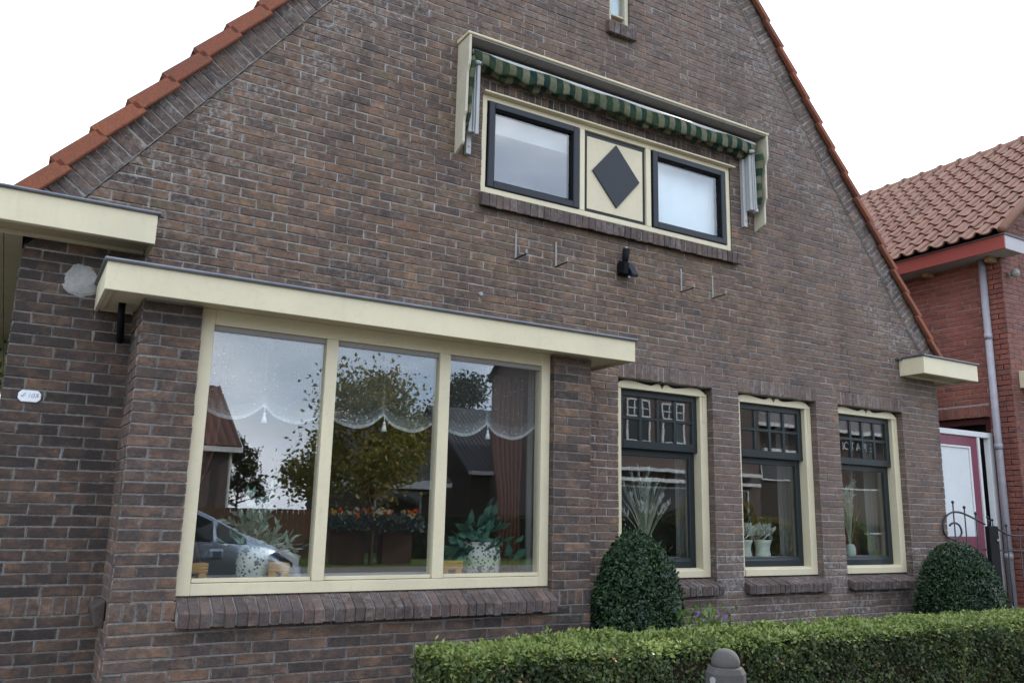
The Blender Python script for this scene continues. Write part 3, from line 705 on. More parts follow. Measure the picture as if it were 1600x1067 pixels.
def casement(x0, x1):
    z0, z1 = uz0+.050, uz1-.047; s_ = .058; m_ = MB(); ya, yb_ = .004, .09
    m_.box(x0, x0+s_, ya, yb_, z0, z1); m_.box(x1-s_, x1, ya, yb_, z0, z1); m_.box(x0+s_, x1-s_, ya, yb_, z0, z0+s_); m_.box(x0+s_, x1-s_, ya, yb_, z1-s_, z1)
    c_ = m_.build('casement', 'anthracite', uw, bevel=.006)
    m_ = MB(); g0 = .012; i0, i1, j0, j1 = x0+s_, x1-s_, z0+s_, z1-s_
    m_.box(i0+.0005, i0+g0, .022, .085, j0+.0005, j1-.0005); m_.box(i1-g0, i1-.0005, .022, .085, j0+.0005, j1-.0005); m_.box(i0+g0, i1-g0, .022, .085, j0+.0005, j0+g0); m_.box(i0+g0, i1-g0, .022, .085, j1-g0, j1-.0005)
    m_.build('glazing_gasket', 'black_paint', uw); pane(uw, i0+.008, i1-.008, .045, j0+.008, j1-.008)
casement(3.130, 4.034); casement(4.866, 5.778)
px0, px1, pz0, pz1 = 4.104, 4.786, uz0+.052, uz1-.049
bar(px0, px1, .040, .07, pz0, pz1).build('panel_board', 'anthracite', uw)
bar(px0+.030, px1-.030, .030, .0395, pz0+.030, pz1-.042).build('panel', 'cream_soft', uw, bevel=.002)
m_ = MB(); m_.prism([(4.448, 4.325), (4.712, 4.625), (4.448, 4.925), (4.184, 4.625)], lambda q, t: (q[0], .016+t*.0135, q[1])); m_.build('diamond', 'anthracite', uw, bevel=.002)
# small window near the ridge
m_ = MB(); a, b, z0, z1 = 4.366, 4.596, 6.13, 6.90
m_.box(a, a+.03, .02, .12, z0, z1); m_.box(b-.042, b, .02, .12, z0, z1); m_.box(a+.03, b-.042, .05, .12, z0, z0+.055); m_.box(a+.03, b-.042, .035, .12, z0+.095, z0+.115); m_.box(a+.03, b-.042, .02, .12, z1-.04, z1)
sw = m_.build('window', 'cream_aged', house, bevel=.003); bar(a+.031, b-.043, .075, .09, z0+.0555, z0+.0945).build('sill_board', 'wood_raw', sw); pane(sw, a+.028, b-.04, .06, z0+.112, z1-.038)
sw['label'] = 'narrow window high in the gable'

# ------------------------------------------------------------------ body of the house behind the front
m_ = MB(); m_.box(.0, .25, .241, 8.8, 0, 3.30); m_.box(8.686, 8.936, .241, 8.8, 0, 3.30)
m_.prism([(0, 0), (8.936, 0), (8.936, 3.30), (4.477, 9.0), (0, 3.30)], lambda q, t: (q[0], 8.8+t*.2, q[1])); m_.build('side_wall', 'dark_brick', house)
m_ = MB(); m_.box(.251, 8.685, .241, 8.79, 3.0, 3.16); m_.box(.82, 3.65, -.30, .2405, 2.86, 2.95); m_.box(.251, 8.685, 4.2, 4.3, .4, 2.99); m_.box(.251, .33, .245, 4.19, .4, 2.99); m_.box(8.60, 8.684, .245, 4.19, .4, 2.99)
m_.prism([(.35, 3.17), (8.6, 3.17), (4.477, 8.4)], lambda q, t: (q[0], 2.4+t*.1, q[1])); m_.build('inner_wall', 'room', house)
m_ = MB(); m_.box(.34, 8.59, .25, 4.19, .32, .40); m_.box(.81, 3.66, -.28, .24, .32, .40); m_.build('inner_floor', 'room_floor', house)
m_ = MB(); m_.box(.82, 3.65, -.305, .16, 1.205, 1.228); m_.build('window_board', 'white_paint', house, bevel=.004)
for a, b in WIN: bar(a+.02, b-.02, .241, .52, 1.275, 1.298).build('window_board', 'white_paint', house, bevel=.004)

def onplane(u, v, y):
    d = FWD + RT*((u-800)/FPX) - UP*((v-533.5)/FPX); return CAM + d*((y-CAM.y)/d.y)

# ================================================================== neighbouring house
XN = 10.5
nb = empty('neighbour_house', (XN, 0, 0), 'red brick neighbouring house with a clay pantile roof at the right edge', 'house')
def att_side(x, z): return dict(tone=min(1, max(0, random.gauss(.5, .25))), zone=random.uniform(0, .25), bloom=.04)
def att_front(x, z): return dict(tone=random.uniform(.2, 1), zone=random.uniform(.7, 1.), bloom=.05)
FS = Frame((XN, 0, 0), (0, 1, 0), (0, 0, 1), (-1, 0, 0)); FF = Frame((XN, 0, 0), (1, 0, 0), (0, 0, 1), (0, -1, 0))
ZN = [(.3+k_*.0645, .3+(k_+1)*.0645) for k_ in range(73)]
NH = [(.32, 1.45, 0, 3.11)]
course_rows(FS, 'side_wall', ZN, lambda z: (0.002, 4.6), NH, att_side, .08)
course_rows(FF, 'front_wall', ZN + [(.3+k_*.0645, .3+(k_+1)*.0645) for k_ in range(73, 92)], lambda z: (max(0, (z-5.12)/.81-.25), 1.6), [], att_front, .03)
m_ = MB(); walls(m_, [0, 2.965, 3.11, 5.02], .008, .22, NH, lambda z: (.022, 7.0)); m_.v = [(XN+y, x, z) for x, y, z in m_.v]
nside = m_.build('side_wall', 'mortar_red', nb)
m_ = MB(); m_.box(XN+.008, XN+5, .008, .22, 0, 5.02); m_.prism([(XN-.2, 5.02), (XN+5.2, 5.02), (13.0, 7.35)], lambda q, t: (q[0], .008+t*.2, q[1])); nfront = m_.build('front_wall', 'mortar_red', nb)
flush_bricks(nb, {'side_wall': nside, 'front_wall': nfront}, 'brickwork', 'brick_red', 300, lambda u, v, k_: u > 1335 and v > 380)
lin = bar(XN+.01, XN+.2, .326, 1.445, 2.97, 3.10).build('lintel', 'mortar_red', nb)
stack_bricks(FS, lin, 'brick_red', .32, 1.45, 2.965, 3.11, lambda x, z: dict(tone=random.random(), zone=.35, bloom=.05), .066, .1)
m_ = MB(); m_.box(XN+.03, XN+.12, .325, .40, 0, 2.96); m_.box(XN+.03, XN+.12, 1.37, 1.445, 0, 2.96); m_.box(XN+.03, XN+.12, .40, 1.37, 2.88, 2.96); sd = m_.build('side_door', 'dark_red', nb)
bar(XN+.09, XN+.115, .401, 1.369, .05, 2.879).build('door_leaf', 'black_paint', sd)
m_ = MB(); m_.box(XN+5, XN+5.2, 0, 7, 0, 5); m_.box(XN+.2, XN+5, 6.8, 7, 0, 5); m_.box(XN+.25, XN+5, .25, 6.8, 4.85, 5.0); m_.build('rear_wall', 'dark_brick', nb)
# roof
EX, EZ, RX, RZ = 10.115, 5.135, 13.0, 7.475
bt = math.atan2(RZ-EZ, RX-EX); cu, su = math.cos(bt), math.sin(bt)
m_ = MB(); m_.prism([(EX+.05, EZ-.03), (RX, RZ-.05), (RX+2.9, EZ-.03), (RX+2.9, EZ-.07), (RX, RZ-.10), (EX+.1, EZ-.05)], lambda q, t: (q[0], -.18+t*7.4, q[1]))
nroof = m_.build('roof', 'brown_tile', nb)
pf = [(0, .012), (.018, .034), (.042, .046), (.066, .036), (.086, .012), (.115, -.004), (.15, -.010), (.185, -.006), (.215, .006), (.228, .014)]
m_ = MB(); LT = .37
m_.grid([[(v_, u_, w_+.034-.034*v_/LT+.014) for u_, w_ in pf] for v_ in (0, .02, LT)])
m_.grid([[(0, u_, w_+.048) for u_, w_ in pf], [(.004, u_, w_+.028) for u_, w_ in pf], [(.03, u_, w_+.022) for u_, w_ in pf]])
pt = m_.mesh('pantile'); pt.polygons.foreach_set('use_smooth', [True]*len(pt.polygons)); pt.materials.append(MATS['pantile_clay'])
R3 = Matrix((Vector((cu, 0, su)), Vector((0, 1, 0)), Vector((-su, 0, cu)))).transposed().to_4x4()
for r in range(12):
    for c_ in range(23):
        o = bpy.data.objects.new('pantile', pt); COL.objects.link(o); o.parent = nroof; o.matrix_parent_inverse = Matrix()
        p = Vector((EX, -.23+c_*.207+random.uniform(-.004, .004), EZ)) + Vector((cu, 0, su))*(r*.302+random.uniform(-.006, .006)-.02) + Vector((-su, 0, cu))*random.uniform(-.003, .004)
        o.matrix_world = Matrix.Translation(p) @ R3 @ Matrix.Rotation(rad(random.uniform(-.8, .8)), 4, 'Z')
m_ = MB()
def ring_(y, r): return [(math.cos(a_)*r, y, math.sin(a_)*r*.9) for a_ in [rad(-15+210*i/8) for i in range(9)]]
m_.grid([ring_(0, .128), ring_(.045, .130), ring_(.05, .110), ring_(.36, .100)]); m_.grid([ring_(0, .128), ring_(0, .108), ring_(.05, .10)])
rt = m_.mesh('ridge_tile'); rt.polygons.foreach_set('use_smooth', [True]*len(rt.polygons)); rt.materials.append(MATS['pantile_clay'])
for i in range(15):
    o = bpy.data.objects.new('ridge_tile', rt); COL.objects.link(o); o.parent = nroof; o.matrix_parent_inverse = Matrix(); o.matrix_world = Matrix.Translation((RX, -.2+i*.335, RZ-.025+random.uniform(-.004, .004)))
m_ = MB(); m_.tube([(EX+.02, -.245, EZ+.035), (RX, -.245, RZ+.02)], .055, 10); m_.build('verge_roll', 'pantile_clay', nroof, True)
# gutter
gut = bar(10.15, 10.172, -.2535, 7, 4.938, 5.113).build('gutter', 'fascia_red', nb, bevel=.003)
bar(10.1725, 10.60, -.2535, -.232, 4.938, 5.113).build('end_board', 'grey_paint', gut, bevel=.003)
m_ = MB(); m_.box(10.173, 10.498, -.2315, 7, 4.950, 4.965); m_.box(10.498, 10.59, -.2315, -.002, 4.950, 4.965); m_.build('soffit', 'soffit_grey', gut)
m_ = MB(); m_.box(10.14, 10.3, -.264, 7, 5.1135, 5.124); m_.box(10.3, 10.61, -.264, .0, 5.1135, 5.124); m_.tube([(10.142, -.26, 5.122), (10.142, 7, 5.122)], .010, 6); m_.tube([(10.14, -.262, 5.122), (10.61, -.262, 5.122)], .010, 6); m_.build('zinc_edge', 'zinc', gut)
for y in (.08, .93, 1.9, 2.9): bar(10.34, 10.498, y-.035, y+.035, 4.885, 4.949).build('corbel', 'wood_raw', gut, bevel=.004)
m_ = MB(); m_.tube([(10.44, .21, 4.955), (10.44, .21, .04)], .042, 14); dp = m_.build('downpipe', 'zinc_pipe', nb, True)
for z in (3.92, 2.55, 1.25): MB().tube([(10.44, .21, z), (10.44, .21, z+.07)], .049, 14).build('pipe_collar', 'zinc_pipe', dp, True)
m_ = MB(); m_.tube([(10.63, 0, 4.74), (10.63, -.05, 4.74)], .03, 10); m_.lathe([(.01, -.05), (.045, -.03), (.05, .02), (.03, .05), (.01, .055)], (10.63, -.09, 4.74), 12); m_.build('wall_lamp', 'steel', nb, True)
bar(10.64, 12.4, -.55, -.003, 3.30, 3.51).build('door_canopy', 'cream_soft', nb, bevel=.004)

# ================================================================== passage door and gate
gd = empty('passage_door', (9.7, .3, 0), 'white framed door with maroon border closing the passage between the houses', 'door')
m_ = MB(); m_.box(8.945, 10.49, .30, .37, 2.69, 2.755); m_.box(10.40, 10.488, .30, .37, .04, 2.689); m_.box(8.945, 9.0, .30, .37, .04, 2.689); m_.build('frame', 'white_paint', gd, bevel=.004)
bar(10.165, 10.205, .302, .36, .04, 2.689).build('mullion', 'white_paint', gd, bevel=.004)
m_ = MB(); m_.box(9.001, 9.12, .32, .36, .06, 2.685); m_.box(10.03, 10.164, .32, .36, .06, 2.685); m_.box(9.12, 10.03, .32, .36, 2.57, 2.685); m_.box(9.12, 10.03, .32, .36, 1.38, 1.51); m_.box(9.12, 10.03, .325, .35, .06, 1.38); lf = m_.build('door_leaf', 'maroon', gd, bevel=.003)
bar(9.121, 10.029, .335, .35, 1.511, 2.569).build('panel', 'door_white', lf)
m_ = MB(); m_.box(10.003, 10.0285, .318, .3345, 1.512, 2.568); m_.box(9.121, 10.003, .318, .3345, 2.545, 2.568); m_.build('bead', 'white_paint', lf, bevel=.003)
gt = empty('iron_gate', (9.7, -.02, 0), 'black wrought iron garden gate with a scroll and ball tipped bars', 'gate')
def gp(zx, zy, y=-.02): return onplane(1440+zx*.2062, 760+zy*.2062, y)
sc_pts = [(212, 296), (228, 280), (252, 275), (280, 288), (298, 318), (303, 352), (290, 380), (258, 396), (215, 392), (180, 365), (165, 325), (165, 280), (180, 235), (210, 205), (250, 192), (300, 198), (350, 218), (410, 248), (480, 285)]
def smooth(pts, n=5):
    P = [Vector(p) for p in pts]; out = []
    for i in range(len(P)-1):
        p0, p1, p2, p3 = P[max(i-1, 0)], P[i], P[i+1], P[min(i+2, len(P)-1)]
        for k_ in range(n):
            t = k_/n; out.append(.5*((2*p1)+(p2-p0)*t+(2*p0-5*p1+4*p2-p3)*t*t+(3*p1-p0-3*p2+p3)*t**3))
    return out+[P[-1]]
MB().tube(smooth([gp(*p) for p in sc_pts], 4), .011, 6).build('scroll', 'iron', gt, True)
MB().tube(smooth([gp(*p) for p in [(545, 300), (600, 335), (650, 362), (700, 371), (760, 372), (860, 362)]], 5), .011, 6).build('top_rail', 'iron', gt, True)
MB().tube([gp(430, 475), gp(500, 478)], .008, 6).build('rail', 'iron', gt); MB().tube([gp(555, 480), gp(860, 490)], .008, 6).build('rail', 'iron', gt)
for x, t in ((235, 118), (322, 157), (408, 202), (735, 318), (640, 295)):
    p = gp(x, t); m_ = MB(); m_.tube([p, (p.x, p.y, .12)], .0075, 6); m_.lathe([(.004, -.018), (.016, -.008), (.016, .008), (.004, .018)], p, 10); m_.build('bar', 'iron', gt, True)
p0 = gp(487, 272); p1 = gp(560, 300)
bar(p0.x, p1.x, -.05, .0, .05, p1.z).build('lock_post', 'black_paint', gt, bevel=.006)
m_ = MB()
for x, y_ in ((498, 232), (535, 253), (508, 262)):
    p = gp(x, y_, -.03); m_.lathe([(.003, -.018), (.014, -.008), (.014, .008), (.003, .018)], p, 8); m_.tube([p, (p.x, p.y, p1.z)], .005, 6)
m_.build('finial', 'iron', gt, True); p = gp(580, 405, -.06); MB().tube([(p1.x-.01, -.05, p.z), p], .012, 8).build('handle', 'white_metal', gt)

# ================================================================== awning box over the upper window
aw = empty('awning', (4.49, 0, 4.42), 'weathered cream awning box with green and beige striped cloth over the upper window', 'awning')
AX0, AX1, AZ = 2.82, 6.165, 5.40
m_ = MB(); m_.prism([(0-.001, AZ-.02), (-.205, AZ-.022), (-.212, AZ-.012), (-.208, AZ), (-.001, AZ+.012)], lambda q, t: (AX0-.012+t*(AX1-AX0+.024), q[0], q[1])); m_.build('hood', 'cream', aw, bevel=.003)
m_ = MB()
for i in range(6): m_.box(AX0+.03+i*(AX1-AX0-.06)/6+.002, AX0+.03+(i+1)*(AX1-AX0-.06)/6-.002, -.195, -.002, AZ-.034, AZ-.0235)
m_.build('hood_lining', 'soffit_grey', aw)
sp = [(-.001, AZ-.0235), (-.203, AZ-.0235), (-.203, 5.165), (-.196, 5.12), (-.182, 5.095), (-.172, 5.07), (-.168, 4.73), (-.150, 4.70), (-.140, 4.66), (-.138, 4.49), (-.128, 4.47), (-.001, 4.425)]
for x in (AX0, AX1-.022): MB().prism(sp, lambda q, t: (x+t*.022, q[0], q[1])).build('side_board', 'cream_aged', aw, bevel=.002)
# rolled cloth and the hanging frill
m_ = MB(); nx = 90; rows = []
for j in range(9):
    row = []
    for i in range(nx+1):
        x = 2.90+i*(6.075-2.90)/nx; w_ = math.sin(x*2*math.pi/.266)
        zt = 5.305-.012*math.sin((x-2.9)*1.0); zb = 5.195-.028*(.5+.5*math.sin(x*2*math.pi/.28))-.03*math.sin((x-2.9)*.99)
        t = j/8; row.append((x, -.118-.018*math.sin(t*math.pi)-.012*t*w_-.006*math.sin(x*9), zt+(zb-zt)*t))
    rows.append(row)
m_.grid(rows); m_.build('frill', 'stripe_across', aw, True, solid=.004)
m_ = MB(); rows = []
for j in range(10):
    t = j/9; row = []
    for i in range(nx+1):
        x = 2.90+i*(6.075-2.90)/nx; sag = .020*math.sin(x*2*math.pi/.30)+.012*math.sin(x*5.1)
        row.append((x, -.105+.095*t, 5.225-.075*math.sin(t*2.6)+sag*math.sin(t*math.pi)+.02*t))
    rows.append(row)
m_.grid(rows); m_.build('canopy_cloth', 'stripe_across', aw, True, solid=.003)
MB().tube([(2.90, -.108, 5.298), (6.075, -.108, 5.298)], .018, 10).build('front_rail', 'white_paint', aw, True)
for x, hi in ((2.875, 1), (6.09, -1)):
    m_ = MB(); rows = []
    for j in range(25):
        t = j/24; z = 5.20-.58*t; bulge = .020*math.sin(t*9)+.030*math.sin(t*math.pi)
        prof = [(-.02, -.115), (.0, -.155-bulge), (.028, -.165-bulge), (.052, -.14-bulge*.6), (.06, -.095)]
        rows.append([(x+dx*(1-.55*t*t)*(1 if hi > 0 else 1)-.02, y+.03*t, z+(.03*math.sin(dx*40))) for dx, y in prof])
    m_.grid(rows); m_.build('side_cloth', 'stripe_down', aw, True, solid=.004)
for x0, s_ in ((2.925, 1), (5.985, -1)):
    m_ = MB(); m_.box(x0-.022, x0+.022, -.045, -.002, 4.44, 5.20); m_.build('bracket', 'white_metal', aw, bevel=.003)
    m_ = MB(); xa = x0+s_*.0; m_.box(xa-.04+.05*(s_ < 0), xa-.005+.05*(s_ < 0), -.105, -.046, 4.60, 5.20); m_.box(xa-.004+.05*(s_ < 0), xa+.012+.05*(s_ < 0), -.115, -.05, 4.60, 5.20); m_.box(xa+.013+.05*(s_ < 0), xa+.045+.05*(s_ < 0), -.125, -.06, 4.585, 5.19)
    m_.build('folding_arm', 'white_metal', aw, bevel=.005)
    m_ = MB(); m_.tube([(x0-.01, -.13, 5.19), (x0+.06, -.12, 5.21)], .02, 8); m_.build('arm_joint', 'white_metal', aw, True)
    m_ = MB(); m_.tube([(x0, -.048, 4.50), (x0, -.043, 4.50)], .006, 8); m_.build('bolt', 'iron', aw)

# ================================================================== things fixed to the wall
HK = [(3.405, 'leftmost of the four bare steel flower-box hooks under the upper window'), (3.795, 'steel flower-box hook just left of the black spotlight, second from left'), (5.171, 'steel flower-box hook just right of the black spotlight'), (5.559, 'rightmost of the four bare steel flower-box hooks under the upper window')]
for x, lb in HK:
    e = empty('wall_hook', (x, 0, 3.665), lb, 'hook', 'steel hooks under the upper window')
    bar(x-.008, x+.008, -.006, -.0005, 3.672, 3.885).build('wall_bar', 'steel', e)
    m_ = MB(); m_.box(x-.008, x+.008, -.175, -.0005, 3.665, 3.6715); m_.build('arm', 'iron', e)
    bar(x-.008, x+.008, -.1745, -.169, 3.672, 3.705).build('tip', 'steel', e)
lp = empty('spotlight', (4.49, 0, 3.8), 'black spotlight with a sensor box on the wall below the diamond panel', 'light')
bar(4.43, 4.56, -.03, -.002, 3.70, 3.81).build('wall_plate', 'black_paint', lp, bevel=.006)
m_ = MB(); m_.prism([(-.03, 3.72), (-.11, 3.69), (-.125, 3.79), (-.03, 3.83)], lambda q, t: (4.425+t*.05, q[0], q[1])); m_.build('sensor_box', 'black_paint', lp, bevel=.005)
m_ = MB(); m_.prism([(-.031, 3.70), (-.13, 3.675), (-.14, 3.70), (-.06, 3.81), (-.031, 3.82)], lambda q, t: (4.50+t*.065, q[0], q[1])); m_.build('lamp_hood', 'anthracite', lp, bevel=.004)
m_ = MB(); m_.tube([(4.475, -.06, 3.80), (4.49, -.065, 3.93)], [.026, .034], 10); m_.build('lamp_head', 'black_paint', lp, True)
MB().lathe([(.004, -.012), (.012, -.004), (.012, .006), (.003, .012)], (4.488, -.066, 3.945), 8).build('cap', 'white_metal', lp, True); MB().lathe([(.003, -.012), (.014, -.004), (.012, .006)], (4.49, -.1, 3.672), 8).build('lens', 'lamp_lens', lp, True)
pl = empty('house_plate', (.145, 0, 2.26), 'small white enamel name plate with faint lettering on the dark left wall', 'plate')
m_ = MB(); x0, x1, z0, z1, c_ = .086, .203, 2.226, 2.294, .018
m_.prism([(x0+c_, z0), (x1-c_, z0), (x1, z0+c_), (x1, z1-c_), (x1-c_, z1), (x0+c_, z1), (x0, z1-c_), (x0, z0+c_)], lambda q, t: (q[0], -.012+t*.010, q[1])); m_.build('plate', 'plate_enamel', pl, bevel=.003)
def text(name, body, size, loc, rot, mat, parent, ext=.0008, align='CENTER', shear=0.):
    c = bpy.data.curves.new(name, 'FONT'); c.body = body; c.size = size; c.extrude = ext; c.align_x = align; c.align_y = 'CENTER'; c.shear = shear; c.materials.append(MATS[mat])
    o = bpy.data.objects.new(name, c); COL.objects.link(o); o.location = loc; o.rotation_euler = rot
    if parent is not None: o.parent = parent; o.matrix_parent_inverse = Matrix.Translation(parent.location).inverted()
    return o
def lettering(body, size, loc, rot, mat, parent, ext, shear=0.):
    o = text('lettering', body, size, loc, rot, mat, None, ext, shear=shear); bpy.context.view_layer.update(); dg = bpy.context.evaluated_depsgraph_get()
    me = bpy.data.meshes.new_from_object(o.evaluated_get(dg)); M0 = o.matrix_basis.copy(); bpy.data.objects.remove(o); me.transform(M0); return link('lettering', me, mat, parent)
lettering('F 107', .036, (.1445, -.0130, 2.262), (rad(90), 0, 0), 'plate_ink', pl, .0006, .3)
for x in (.104, .186): MB().tube([(x, -.0125, 2.26), (x, -.0145, 2.26)], .0032, 8).build('screw', 'iron', pl)

# ================================================================== hedge, topiary, bollard
def nz(x, y, z, s=1.): return mnoise.noise(Vector((x*s, y*s, z*s)))
def hedge_y(x): return -1.70 - .055*max(0, x-4.0)
hg = empty('clipped_hedge', (5.6, -1.45, .02), 'low clipped green hedge running along the front of the house', 'hedge')
HX0, HX1, HW, HZ = 2.12, 9.3, .52, .932
m_ = MB(); rows = []
for i in range(60):
    x = HX0+.06+(HX1-HX0-.12)*i/59; y = hedge_y(x); rows.append([(x, y+.05, .05), (x, y+.05, HZ-.09), (x, y+.09, HZ-.05), (x, y+HW-.09, HZ-.05), (x, y+HW-.05, HZ-.09), (x, y+HW-.05, .05)])
m_.grid(rows); m_.poly(rows[0]); m_.poly(rows[-1]); m_.build('twigs', 'hedge_core', hg)
P, N, T = [], [], []
def add_h(x, y, z, n, bump):
    b = .034*nz(x, y, z, 7)+.026*nz(x, y, z, 16)+.028*nz(x, z, y, 2.1)
    P.append((x+n[0]*(b-bump), y+n[1]*(b-bump), z+n[2]*(b-bump))); N.append(n)
rr = random.Random(5)
for _ in range(46000):     # young growth on the top, leaves coloured brighter to stand for skylight
    x = HX0+(HX1-HX0)*rr.random()**1.25; v = rr.random(); y = hedge_y(x)+HW*v; e = min(v, 1-v)*HW
    z = HZ+.008-.045*max(0, 1-e/.05)**2; add_h(x, y, z, (0, -.25 if v < .1 else 0, 1), rr.random()**2*.045); T.append(min(1, max(0, rr.gauss(.5, .24)+.35*nz(x, y, 1, 3))))
leaves('skylit_young_growth', 'skylit_young_leaf', hg, P, N, .030, np.array(T), .3, .7, .58, face=.5)
P, N, T = [], [], []
for _ in range(60000):     # front
    x = HX0+(HX1-HX0)*rr.random()**1.25; z = HZ-(HZ-.25)*rr.random()**1.1; y = hedge_y(x)+.05*max(0, 1-(HZ-z)/.06)**2
    if nz(x, 5, z, 2.3)+.6*nz(x, 9, z, 6) > .30-.25*(HZ-z) and rr.random() < .62: continue
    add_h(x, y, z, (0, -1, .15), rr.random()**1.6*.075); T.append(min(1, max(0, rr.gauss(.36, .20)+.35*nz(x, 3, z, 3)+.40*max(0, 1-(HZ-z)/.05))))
for _ in range(7000):
    v = rr.random(); z = HZ-(HZ-.25)*rr.random(); add_h(HX0, hedge_y(HX0)+HW*v, z, (-1, 0, .1), rr.random()**2*.06); T.append(min(1, max(0, rr.gauss(.5, .2)+.35*nz(1, v, z, 3))))
T = np.array(T); T = np.where(RNG.random(len(T)) < .018, 1.0, np.minimum(T, .96))
leaves('foliage', 'hedge_leaf', hg, P, N, .029, T, .35, .75, .58, face=.8)
P, N = [], []
for _ in range(120):       # stray shoots above the cut
    x = rr.uniform(HX0, HX1); y = hedge_y(x)+rr.uniform(.02, HW-.02); h_ = rr.uniform(.02, .055)
    for q in range(5): P.append((x+rr.gauss(0, .004), y+rr.gauss(0, .004), HZ+h_*q/4)); N.append((0, 0, 1))
leaves('shoots', 'skylit_young_leaf', hg, P, N, .026, np.array([rr.uniform(.3, 1) for _ in P]), .6, .7, .5, 'stuff')
def topiary(label, cx_, cy_, R, H, n, seed, top=2.3):
    e = empty('box_topiary', (cx_, cy_, .04), label, 'shrub', 'clipped box bushes against the front wall'); rr = random.Random(seed)
    rad_ = lambda t: R*max(0, 1-max(0, (t-.35)/.65)**top)**.55*(.86+.14*min(1, t/.35))
    m_ = MB(); m_.lathe([(max(.01, rad_(i/12)*.88), H*(i/12)*.965) for i in range(13)], (cx_, cy_, .04), 20); m_.build('twigs', 'shrub_core', e, True)
    P, N, T = [], [], []
    while len(P) < n:
        t = rr.random(); r = rad_(t)
        if rr.random()*R*1.05 > r + .10*(t > .8): continue
        a_ = rr.random()*2*math.pi; nx_, ny_ = math.cos(a_), math.sin(a_); nzv = .15+1.1*t**2
        b = 1+.13*nz(nx_*1.3+seed, ny_*1.3, t*2.2, 1.6)+.10*nz(nx_*3, ny_*3, t*6+seed, 2)+.05*nz(nx_*8, ny_*8, t*16+seed, 2)-.10*rr.random()**2
        P.append((cx_+nx_*r*b, cy_+ny_*r*b, .04+H*t*(1+.02*nz(nx_, ny_, seed, 3)))); N.append((nx_, ny_, nzv)); T.append(rr.gauss(.46, .22)+.3*nz(nx_*2, ny_*2, t*5, 1.5))
    T = np.array(T); T = np.where(RNG.random(n) < .02, .99, np.clip(T, 0, .93)); leaves('foliage', 'box_leaf', e, P, N, .026, T, .35, .8, .6, face=.7)
    P = [Vector(P[rr.randrange(n)]) for _ in range(60)]; Q, M_ = [], []
    for p in P:
        d = (p-Vector((cx_, cy_, p.z-.25))).normalized()
        for t in range(7): Q.append(tuple(p+d*.012*t)); M_.append(tuple(d))
    leaves('shoots', 'box_leaf', e, Q, M_, .022, np.random.default_rng(seed).uniform(.5, .97, len(Q)), .2, .6, .5, 'stuff')
topiary('dark egg-shaped box bush in front of the lower window beside the bay', 4.17, -.56, .345, 1.50, 26000, 3, 3.0)
topiary('broad rounded box bush beside the iron gate', 8.28, -.48, .41, 1.43, 26000, 8, 2.9)
vp = empty('violet_plant', (4.6, -.9, .04), 'small purple-flowered plant behind the hedge under the first lower window', 'plant')
P = [(4.50+random.gauss(0, .13), -.9+random.gauss(0, .08), .5+random.random()*.5) for _ in range(500)]; leaves('foliage', 'bright_leaf', vp, P, [(0, 0, 1)]*500, .05, np.random.rand(500), .4, .7, .5)
P = []
for c_ in ((4.62, -.93, .985), (4.66, -.95, .955), (4.44, -.9, .98)): P += [(c_[0]+random.gauss(0, .012), c_[1]+random.gauss(0, .012), c_[2]+random.gauss(0, .01)) for _ in range(8)]
leaves('flowers', 'violet_petals', vp, P, [(0, -.5, .8)]*len(P), .026, np.random.rand(len(P)), .3, .6, .8)
bo = empty('concrete_bollard', (3.43, -2.2, .02), 'grey concrete bollard with a domed top in front of the hedge', 'bollard')
def octo(r, z, a0=rad(10)): return [(3.43+r*math.cos(a0+2*math.pi*i/8), -2.2+r*math.sin(a0+2*math.pi*i/8), z) for i in range(8)]
m_ = MB(); L_ = [octo(.114, .02), octo(.106, .868), octo(.088, .898), octo(.05, .899)]; ids = [[m_.vert(p) for p in r_] for r_ in L_]
for a_, b_ in zip(ids, ids[1:]):
    for j in range(8): m_.face((a_[j], a_[(j+1) % 8], b_[(j+1) % 8], b_[j]))
m_.face(ids[-1]); m_.face(ids[0][::-1]); m_.build('post', 'concrete_post', bo, bevel=.006)
MB().lathe([(.066, 0), (.073, .012), (.074, .026)]+[(.074*math.cos(rad(a_)), .026+.068*math.sin(rad(a_))) for a_ in range(10, 91, 10)], (3.43, -2.2, .893), 24).build('dome', 'concrete_cap', bo, True)
dd = Vector((-1, -.12, 0)).normalized(); c_ = Vector((3.43, -2.2, .838))+dd*.0995; m_ = MB(); m_.tube([c_, c_+dd*.009], .017, 14); m_.build('reflector', 'concrete_patch', bo)

# ================================================================== things behind the glass
lv = empty('lace_valance', (2.23, -.27, 2.2), 'white lace valance with scalloped hem and tassels across the bay window', 'curtain')
m_ = MB(); nx = 150; zs = [i/26 for i in range(27)]; pk0, pd = 1.025, .402
def hemz(x): d_ = abs(((x-pk0)/pd) % 1-.5)*2; return 2.185+.10*d_**2.2
ids = []
for t in zs:
    row = []
    for i in range(nx+1):
        x = 1.045+(3.455-1.045)*i/nx; zb = hemz(x); t2 = t if t < .86 else .86+(t-.86)*.9
        z = 2.775+(zb-2.775)*t; row.append(m_.vert((x, -.27+.012*math.sin(x*2*math.pi/.134)*(1-.4*t)+.008*math.sin(x*31), z)))
    ids.append(row)
for j, (r0, r1) in enumerate(zip(ids, ids[1:])):
    for i in range(nx):
        x = 1.045+(3.455-1.045)*(i+.5)/nx; dpk = abs(((x-pk0)/pd+.5) % 1-.5)*pd
        m_.face((r0[i], r0[i+1], r1[i+1], r1[i]), hem=(.50 if j == 25 else (.20 if j == 24 else (.10 if j in (22, 23) else 0)))+(.10 if dpk < .010 else 0))
m_.build('lace', 'lace', lv, True)
